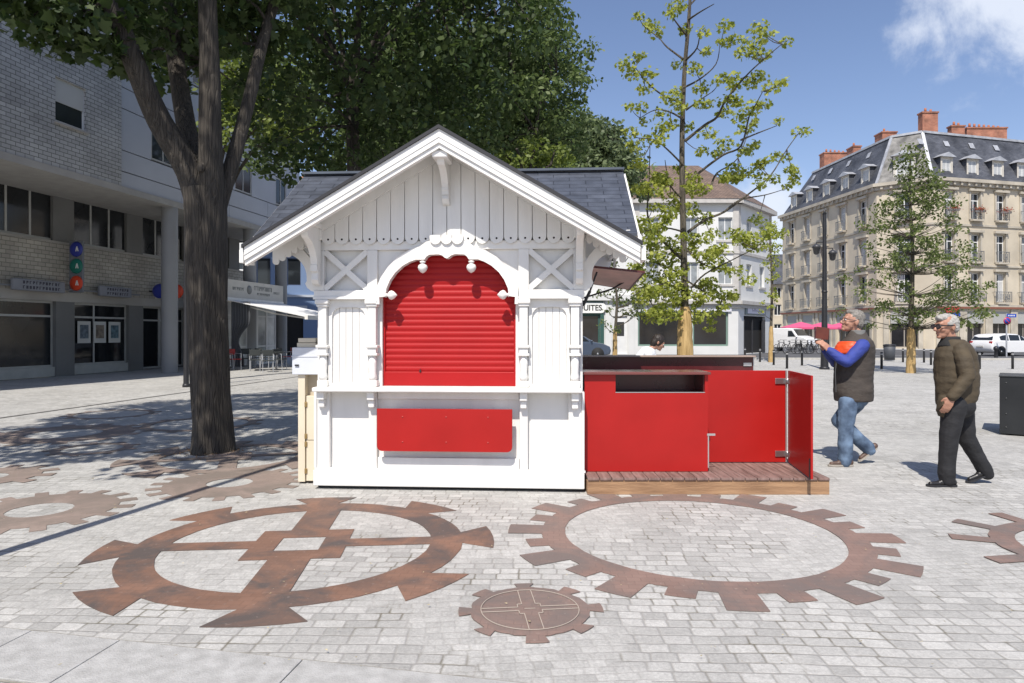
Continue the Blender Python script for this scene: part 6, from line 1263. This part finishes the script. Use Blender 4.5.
# lamp post with two lanterns in the middle distance
lp = thing('street_lamp', 'tall black lamp post with two small lanterns, behind the man with the phone', 'street lamp', (px_(824.5, 28.6), 28.6, 0))
b = MB(); b.tube([(0, 0, 0), (0, 0, .5), (0, 0, .9), (0, 0, 3.2), (0, 0, 6.5)], [.16, .15, .13, .10, .07], 14); b.lathe([(.2, 0), (.2, .08), (.15, .12)], n=16); b.lathe([(.10, 3.2), (.13, 3.24), (.10, 3.3)], n=14); b.build('post', M_IRON, lp)
for s, z in ((-1, 4.9), (1, 4.65)):
    b = MB(); b.bar((0, 0, z + .42), (s * .34, 0, z + .42), .035); b.bar((s * .34, 0, z + .42), (s * .34, 0, z + .34), .03); a = b.build('lantern_arm', M_IRON, lp)
    b = MB(); b.lathe([(.03, z + .36), (.15, z + .28), (.19, z + .20), (.15, z + .18), (.11, z - .05), (.05, z - .10)], (s * .34, 0, 0), n=10); b.build('lantern', mat('lantern_dark', (.05, .05, .055), .4), a)
b = MB(); b.lathe([(.09, 6.5), (.03, 6.62), (.01, 6.8)], n=10); b.build('finial', M_IRON, lp)
pl = thing('street_pole', 'plain black pole right behind the trunk of the big tree', 'pole', (px_(186.2, 19.2), 19.2, 0))
b = MB(); b.tube([(0, 0, 0), (0, 0, 1), (0, 0, 4.6)], [.075, .07, .06], 14); b.build('shaft', M_IRON, pl); b = MB(); b.lathe([(.10, 0), (.10, .06), (.08, .1)], n=16); b.build('foot', M_IRON, pl)
# bollards
def bollard(p, h=.72):
    t = thing('bollard', 'slim black steel bollard along the far edge of the plaza', 'bollard', p, 0, 'bollards along the edge of the plaza')
    b = MB(); b.lathe([(.05, 0), (.05, h - .02), (.042, h)], n=14); b.build('post', M_IRON, t); b = MB(); b.lathe([(.052, h - .12), (.053, h - .07)], n=14); b.build('reflective_band', mat('pale_band', (.35, .35, .35), .5), t); return t
b0 = None
for px, py in ((773.7, 365), (787, 368.6), (802, 365.5), (881.6, 369), (924, 362.6), (931, 365), (979.6, 369), (1012.6, 369), (760, 362), (745, 361), (1034, 369), (838, 366), (903, 362.3)):
    g_ = G(px, py)
    if b0 is None: b0 = bollard(tuple(g_))
    else: c = copy_tree(b0); c.location = g_
def stout(px, py):
    g_ = G(px, py); t = thing('bollard', 'short stout dark bollard beside the white hatchback' if px > 950 else 'short stout dark bollard near the road behind the walking man', 'bollard', tuple(g_)); b = MB(); b.lathe([(.12, 0), (.10, .1), (.09, .5), (.14, .56), (.13, .68), (.05, .76)], n=16); b.build('post', M_IRON, t)
stout(996, 359)
bn = thing('litter_bin', 'dark grey round litter bin between the padded vest man and the wrapped tree', 'litter bin', tuple(G(889.5, 361))); b = MB(); b.lathe([(.26, .05), (.28, .5), (.30, .82)], n=20); b.build('barrel', mat('bin_grey', (.06, .065, .075), .6), bn); b = MB(); b.lathe([(.32, .82), (.32, .88), (.2, .92)], n=20); b.build('rim', M_IRON, bn)
# black steel planter box at the right edge
D = 10.2; MB_ = frame((px_(999.5, D), D, 0), (math.cos(R(36.5)), -math.sin(R(36.5)))); x0 = 0; D = 0; pb = thing('steel_box', 'black riveted steel bench box at the edge of the plaza', 'box', tuple(MB_ @ Vector((.9, .45, 0))))
b = MB(MB_); b.cbox((x0, D, .02), (x0 + 2.0, D + .9, .865), .006); b.build('shell', mat('black_steel', (.012, .013, .014), .45, var=.3, vscale=3), pb, world=True)
b = MB(MB_)
for i in range(5):
    for z in (.12, .32, .55, .78): b.lathe([(.012, D - .006), (.010, D)], (x0 + .08 + i * .46, 0, z), 'y', 8)
b.build('rivets', mat('dull_rivet', (.08, .08, .08), .4, metal=.5), pb, world=True)
b = MB(MB_); b.cbox((x0 - .01, D - .01, .866), (x0 + 2.01, D + .91, .885), .004); b.build('lid', mat('black_steel_top', (.02, .022, .024), .35), pb, world=True)
# traffic sign and street name plate
sp_ = thing('no_parking_sign', 'grey pole with round blue and red no parking sign beside the white hatchback', 'traffic sign', (px_(1006.5, 43), 43, 0))
b = MB(); b.tube([(0, 0, 0), (0, 0, 2.75)], .045, 10); b.build('pole', M_ZINC, sp_)
b = MB(); b.lathe([(.235, -.07), (.235, -.055)], (0, 0, 2.28), 'y', 24); d_ = b.build('disc', mat('sign_red', (.45, .02, .03), .4), sp_); b = MB(); b.lathe([(.18, -.075), (.18, -.0705)], (0, 0, 2.28), 'y', 24); b.build('blue_field', mat('sign_blue', (.02, .06, .35), .4), d_)
b = MB()
for s in (-1,): b.bar((-.125, -.079, 2.28 + .125), (.125, -.079, 2.28 - .125), .045, .004, up=(0, 1, 0))
b.build('diagonal_bar', mat('sign_red', (.45, .02, .03), .4), d_)
b = MB(); b.cbox((-.02, -.06, 2.50), (.58, -.04, 2.72), .005); n_ = b.build('name_plate', mat('sign_blue', (.02, .06, .35), .4), sp_); b = MB(); 
for k in range(5): b.box((.06 + k * .09, -.066, 2.58), (.11 + k * .09, -.061, 2.65))
b.build('lettering', mat('sign_white', (.78, .78, .74), .5), n_)
ss = thing('projecting_sign', 'small red and blue shop sign just behind the head of the walking man', 'sign', (px_(955, 64.5), 64.5, 3.4)); b = MB(); b.cbox((-.9, -.1, .05), (.3, .05, .62), .02); b.build('red_panel', mat('sign_red', (.45, .02, .03), .4), ss); b = MB(); b.cbox((-.3, -.1, -.30), (.45, .05, .04), .02); b.build('blue_panel', mat('sign_blue', (.02, .06, .35), .4), ss)
# vehicles: side outlines in metres, x forward, z up
M_TYRE = mat('tyre', (.02, .02, .02), .8); M_RIM = mat('alloy', (.45, .46, .48), .3, metal=.8); M_CGL = mat('car_glass', (.02, .024, .028), .06)
def car(name, label, cat, loc, rz, paint, prof, belt, side_glass, screens, wheels, L_, W=1.74, lamps=(), group=None, rw=.31, tumble=.20):
    t = thing(name, label, cat, loc, rz, group); hw = W / 2
    def yy(z, k): return k * hw * (1 - tumble * max(0, (z - belt)) / .65)
    cxm = sum(p[0] for p in prof) / len(prof); czm = sum(p[1] for p in prof) / len(prof); b = MB(); lay = [(-1, .93), (-.96, .975), (-.86, 1), (-.4, 1.006), (.4, 1.006), (.86, 1), (.96, .975), (1, .93)]; vs = []
    for k, sc in lay: vs += [((x - cxm) * (1 - (1 - sc) * .6) + cxm, yy(z, k), (z - czm) * sc + czm) for x, z in prof]
    n = len(prof); m = len(lay); fs = [(i*n+k, i*n+(k+1)%n, (i+1)*n+(k+1)%n, (i+1)*n+k) for i in range(m-1) for k in range(n)]
    b.add(vs, fs, True)
    for i in (0, m - 1):
        tri = tessellate_polygon([[Vector((p[0], p[1], 0)) for p in prof]]); b.add(vs[i*n:(i+1)*n], [tuple(q) for q in tri])
    body = b.build('body', paint, t)
    for s in (-1, 1):
        for gl in side_glass:
            g = MB(); o = [(x, s * (abs(yy(z, 1)) + .004), z) for x, z in gl]; o2 = [(x, s * (abs(yy(z, 1)) - .01), z) for x, z in gl]; k = len(gl); tri = tessellate_polygon([[Vector((p[0], p[1], 0)) for p in gl]])
            g.add(o + o2, [tuple(q) for q in tri] + [tuple(i + k for i in q) for q in tri] + [(i, (i+1)%k, (i+1)%k+k, i+k) for i in range(k)]); g.build('side_window', M_CGL, t)
    for nm, (xa, za), (xb, zb) in screens:
        g = MB(); d = Vector((zb - za, 0, -(xb - xa))); d.normalize(); 
        if d.x * (xa - cxm) < 0: d = -d
        q = [Vector((xa, -yy(za, .88), za)), Vector((xa, yy(za, .88), za)), Vector((xb, yy(zb, .86), zb)), Vector((xb, -yy(zb, .86), zb))]; q = [p + d * .012 for p in q] + [p - d * .01 for p in q]; g.add(q, [(0,1,2,3),(7,6,5,4),(0,4,5,1),(1,5,6,2),(2,6,7,3),(3,7,4,0)]); g.build(nm, M_CGL, t)
    for x in wheels:
        for s in (-1, 1):
            y = s * (hw - .10); w = MB(); w.lathe([(rw - .09, y - .10), (rw - .01, y - .10), (rw, y - .07), (rw, y + .07), (rw - .01, y + .10), (rw - .09, y + .10)], (x, 0, rw), 'y', 24); wo = w.build('wheel', M_TYRE, t)
            w = MB(); yo = y + s * .085
            for k in range(5): a = 2*PI*k/5; w.bar((x, yo, rw), (x + (rw-.09) * math.cos(a), yo, rw + (rw-.09) * math.sin(a)), .06, .02, up=(0, 1, 0))
            w.lathe([(.06, yo - .02), (.06, yo + .02)], (x, 0, rw), 'y', 12); w.build('rim', M_RIM, wo)
            a_ = MB(); a_.lathe([(rw + .055, y + s * .07), (rw + .055, y + s * .101)], (x, 0, rw), 'y', 24); a_.build('wheel_arch', mat('arch_black', (.015, .015, .015), .8), t)
    for nm, x, z, yk, w_, h_, mm in lamps:
        for s in (-1, 1): g = MB(); g.cbox((x - .04, s * yk * hw - w_/2, z - h_/2), (x + .04, s * yk * hw + w_/2, z + h_/2), .015); g.build(nm, mm, t)
    for s in (-1, 1): g = MB(); g.ell((side_glass[0][0][0] + .12 if side_glass[0][0][0] > cxm else cxm + .6, s * (hw + .06), belt + .07), (.07, .09, .06), 10, 6); g.build('mirror', paint, t)
    return t
HB = [(-2.0, .35), (-2.06, .55), (-2.02, .85), (-1.93, .98), (-1.72, 1.36), (-1.45, 1.44), (-.6, 1.49), (.15, 1.45), (.55, 1.30), (1.05, 1.0), (1.65, .88), (1.98, .72), (2.05, .50), (2.0, .28), (1.66, .22), (-1.7, .22)]
HSG = [[(.80, 1.02), (.30, 1.02), (.30, 1.36), (.42, 1.32)], [(.22, 1.02), (-.60, 1.02), (-.60, 1.40), (.22, 1.38)], [(-.68, 1.02), (-1.35, 1.05), (-1.38, 1.28), (-1.1, 1.36), (-.68, 1.40)]]
M_LR = mat('tail_lamp', (.4, .02, .02), .2); M_HLp = mat('head_lamp', (.5, .5, .52), .1)
HLAMP = (('tail_lamp', -1.98, .90, .82, .2, .16, M_LR), ('headlight', 1.88, .72, .74, .3, .12, M_HLp), ('number_plate', -2.06, .62, 0, .5, .11, M_WHITE))
car('parked_car', 'white hatchback parked in front of the stone corner building', 'car', (32.9, 45.6, .004), R(14), mat('white_car_paint', (.72, .72, .72), .25, coat=.6), HB, .98, HSG, [('windscreen', (.98, 1.03), (.38, 1.37)), ('rear_window', (-1.90, 1.05), (-1.72, 1.33))], (-1.28, 1.28), 4.1, lamps=HLAMP)
car('parked_car', 'blue grey car parked before the green antiques shopfront', 'car', (3.75, 40.5, .004), R(-4), mat('blue_grey_paint', (.075, .10, .15), .25, metal=.4, coat=.6), HB, .98, HSG, [('windscreen', (.98, 1.03), (.38, 1.37)), ('rear_window', (-1.90, 1.05), (-1.72, 1.33))], (-1.28, 1.28), 4.1, lamps=HLAMP)
VN = [(-2.2, .3), (-2.25, .6), (-2.2, 1.6), (-2.1, 1.85), (-1.8, 1.93), (.3, 1.93), (.75, 1.86), (1.2, 1.30), (1.85, 1.12), (2.1, .95), (2.15, .45), (2.0, .28)]
car('delivery_van', 'small white delivery van parked by the pink parasols', 'van', (px_(789, 57), 57, .004), R(-52), mat('white_car_paint', (.72, .72, .72), .25), VN, 1.15, [[(1.08, 1.22), (.40, 1.22), (.40, 1.70), (.72, 1.70)]], [('windscreen', (1.22, 1.30), (.80, 1.83))], (-1.4, 1.35), 4.4, W=1.8, tumble=.08, lamps=(('headlight', 2.02, .85, .72, .3, .2, M_HLp), ('number_plate', 2.14, .48, 0, .5, .11, M_WHITE)))
# pink parasols
def parasol(p, lab, r=1.75):
    t = thing('parasol', lab, 'parasol', p, 0, 'pink parasols'); b = MB(); b.tube([(0, 0, 0), (0, 0, 2.5)], .03, 8); b.build('pole', M_ZINC, t)
    b = MB(); n = 8; rim = [(r * math.cos(2*PI*k/n + .39), r * math.sin(2*PI*k/n + .39), 2.02) for k in range(n)]; low = [(x, y, 1.86) for x, y, z in rim]; b.add([(0, 0, 2.52)] + rim + low, [(0, 1 + k, 1 + (k + 1) % n) for k in range(n)] + [(1 + k, 1 + n + k, 1 + n + (k + 1) % n, 1 + (k + 1) % n) for k in range(n)]); b.build('canopy', mat('pink_canvas', (.62, .09, .20), .8), t)
    b = MB(); b.cbox((-.3, -.3, 0), (.3, .3, .08), .02); b.build('foot', M_DKPIL, t)
parasol((px_(801, 61), 61, 0), 'left one of the pink parasols, above the white van'); parasol((px_(822, 63), 63, 0), 'right one of the pink parasols, beside the tall lamp post'); parasol((px_(840, 66), 66, 0), 'pink parasol seen past the head of the man with the phone')
# bicycles in front of the parasols
def bicycle(p, rz, lab):
    t = thing('bicycle', lab, 'bicycle', p, rz, 'bicycles parked near the van')
    for x in (-.52, .52):
        w = MB(); n = 24; w.tube([(x + .33 * math.cos(2*PI*k/n), 0, .34 + .33 * math.sin(2*PI*k/n)) for k in range(n + 1)], .02, 6, cap=False); wo = w.build('wheel', M_TYRE, t); w = MB()
        for k in range(8): a = PI*k/8; w.bar((x + .32*math.cos(a), 0, .34 + .32*math.sin(a)), (x - .32*math.cos(a), 0, .34 - .32*math.sin(a)), .006)
        w.build('spokes', M_ZINC, wo)
    b = MB(); A_, B_, C_, D_, E_ = (-.52, 0, .34), (-.08, 0, .30), (-.22, 0, .80), (.34, 0, .82), (.52, 0, .34)
    for a, c in ((A_, B_), (B_, C_), (C_, D_), (B_, D_), (A_, C_), (D_, E_), (D_, (.31, 0, .98))): b.bar(a, c, .035)
    b.build('frame', M_IRON, t); b = MB(); b.bar((.31, -.26, 1.0), (.31, .26, 1.0), .025); b.bar((.31, -.26, 1.0), (.2, -.27, 1.0), .03); b.bar((.31, .26, 1.0), (.2, .27, 1.0), .03); b.build('handlebar', M_IRON, t)
    b = MB(); b.ell((-.25, 0, .92), (.13, .07, .035)); b.bar((-.22, 0, .80), (-.24, 0, .9), .025); b.build('saddle', M_IRON, t); return t
by = bicycle((px_(792, 50), 50, .004), R(20), 'black parked bicycle in the row before the white van')
for px, D_, a in ((798, 50.4, 35), (804, 49.8, 15), (809, 50.6, 40), (814, 49.6, 25), (781, 51, 30)):
    c = copy_tree(by); c.location = (px_(px, D_), D_, .004); c.rotation_euler.z = R(a)
# terrace of the cafe
def chair(p, rz, m, lab, grp):
    t = thing('cafe_chair', lab, 'chair', p, rz, grp)
    b = MB(); b.cbox((-.21, -.21, .43), (.21, .21, .465), .012); b.build('seat', m, t); b = MB(); b.cbox((-.21, .19, .62), (.21, .225, .86), .012); b.build('backrest', m, t)
    for x in (-.19, .19):
        b = MB(); b.tube([(x, -.20, 0), (x, -.18, .43)], .014, 8); b.build('leg', M_ZINC, t); b = MB(); b.tube([(x, .24, 0), (x, .19, .44), (x, .21, .86)], .014, 8); b.build('leg', M_ZINC, t)
        b = MB(); b.tube([(x * 1.1, -.18, .43), (x * 1.12, -.18, .66), (x * 1.1, .20, .68)], .012, 6); b.build('armrest', M_ZINC, t)
    return t
M_CH = mat('dark_weave', (.03, .035, .035), .7); M_CHR = mat('red_plastic', (.30, .02, .02), .5); TG = 'cafe chairs under the awning'
def gp(px, py): q = G(px, py); return (q.x, q.y, 0)
c0 = chair(gp(246, 369), R(20), M_CH, 'dark cafe chair among the tables under the white awning', TG)
for px, py, a in ((255, 371, 200), (262, 368, 150), (268, 372, 20), (275, 368, 260), (280, 370, 80), (250, 366, 100)):
    c = copy_tree(c0); c.location = gp(px, py); c.rotation_euler.z = R(a)
chair(gp(234, 370), R(60), M_CHR, 'red cafe chair at the foot of the grey side curtain', TG); chair(gp(287, 366.5), R(-60), M_CHR, 'red cafe chair at the far right end of the terrace', TG)
for px, py, lab in ((260, 370, 'small round cafe table nearer the grey curtain'), (276, 370, 'small round cafe table nearer the kiosk')):
    t = thing('cafe_table', lab, 'table', gp(px, py), 0, 'cafe tables'); b = MB(); b.lathe([(.36, .72), (.37, .735), (.36, .75)], n=24); b.build('tabletop', M_CH, t); b = MB(); b.lathe([(.025, .03), (.025, .72)], n=10); b.build('column', M_ZINC, t); b = MB(); b.lathe([(.22, 0), (.2, .03), (.03, .05)], n=16); b.build('foot', M_IRON, t)
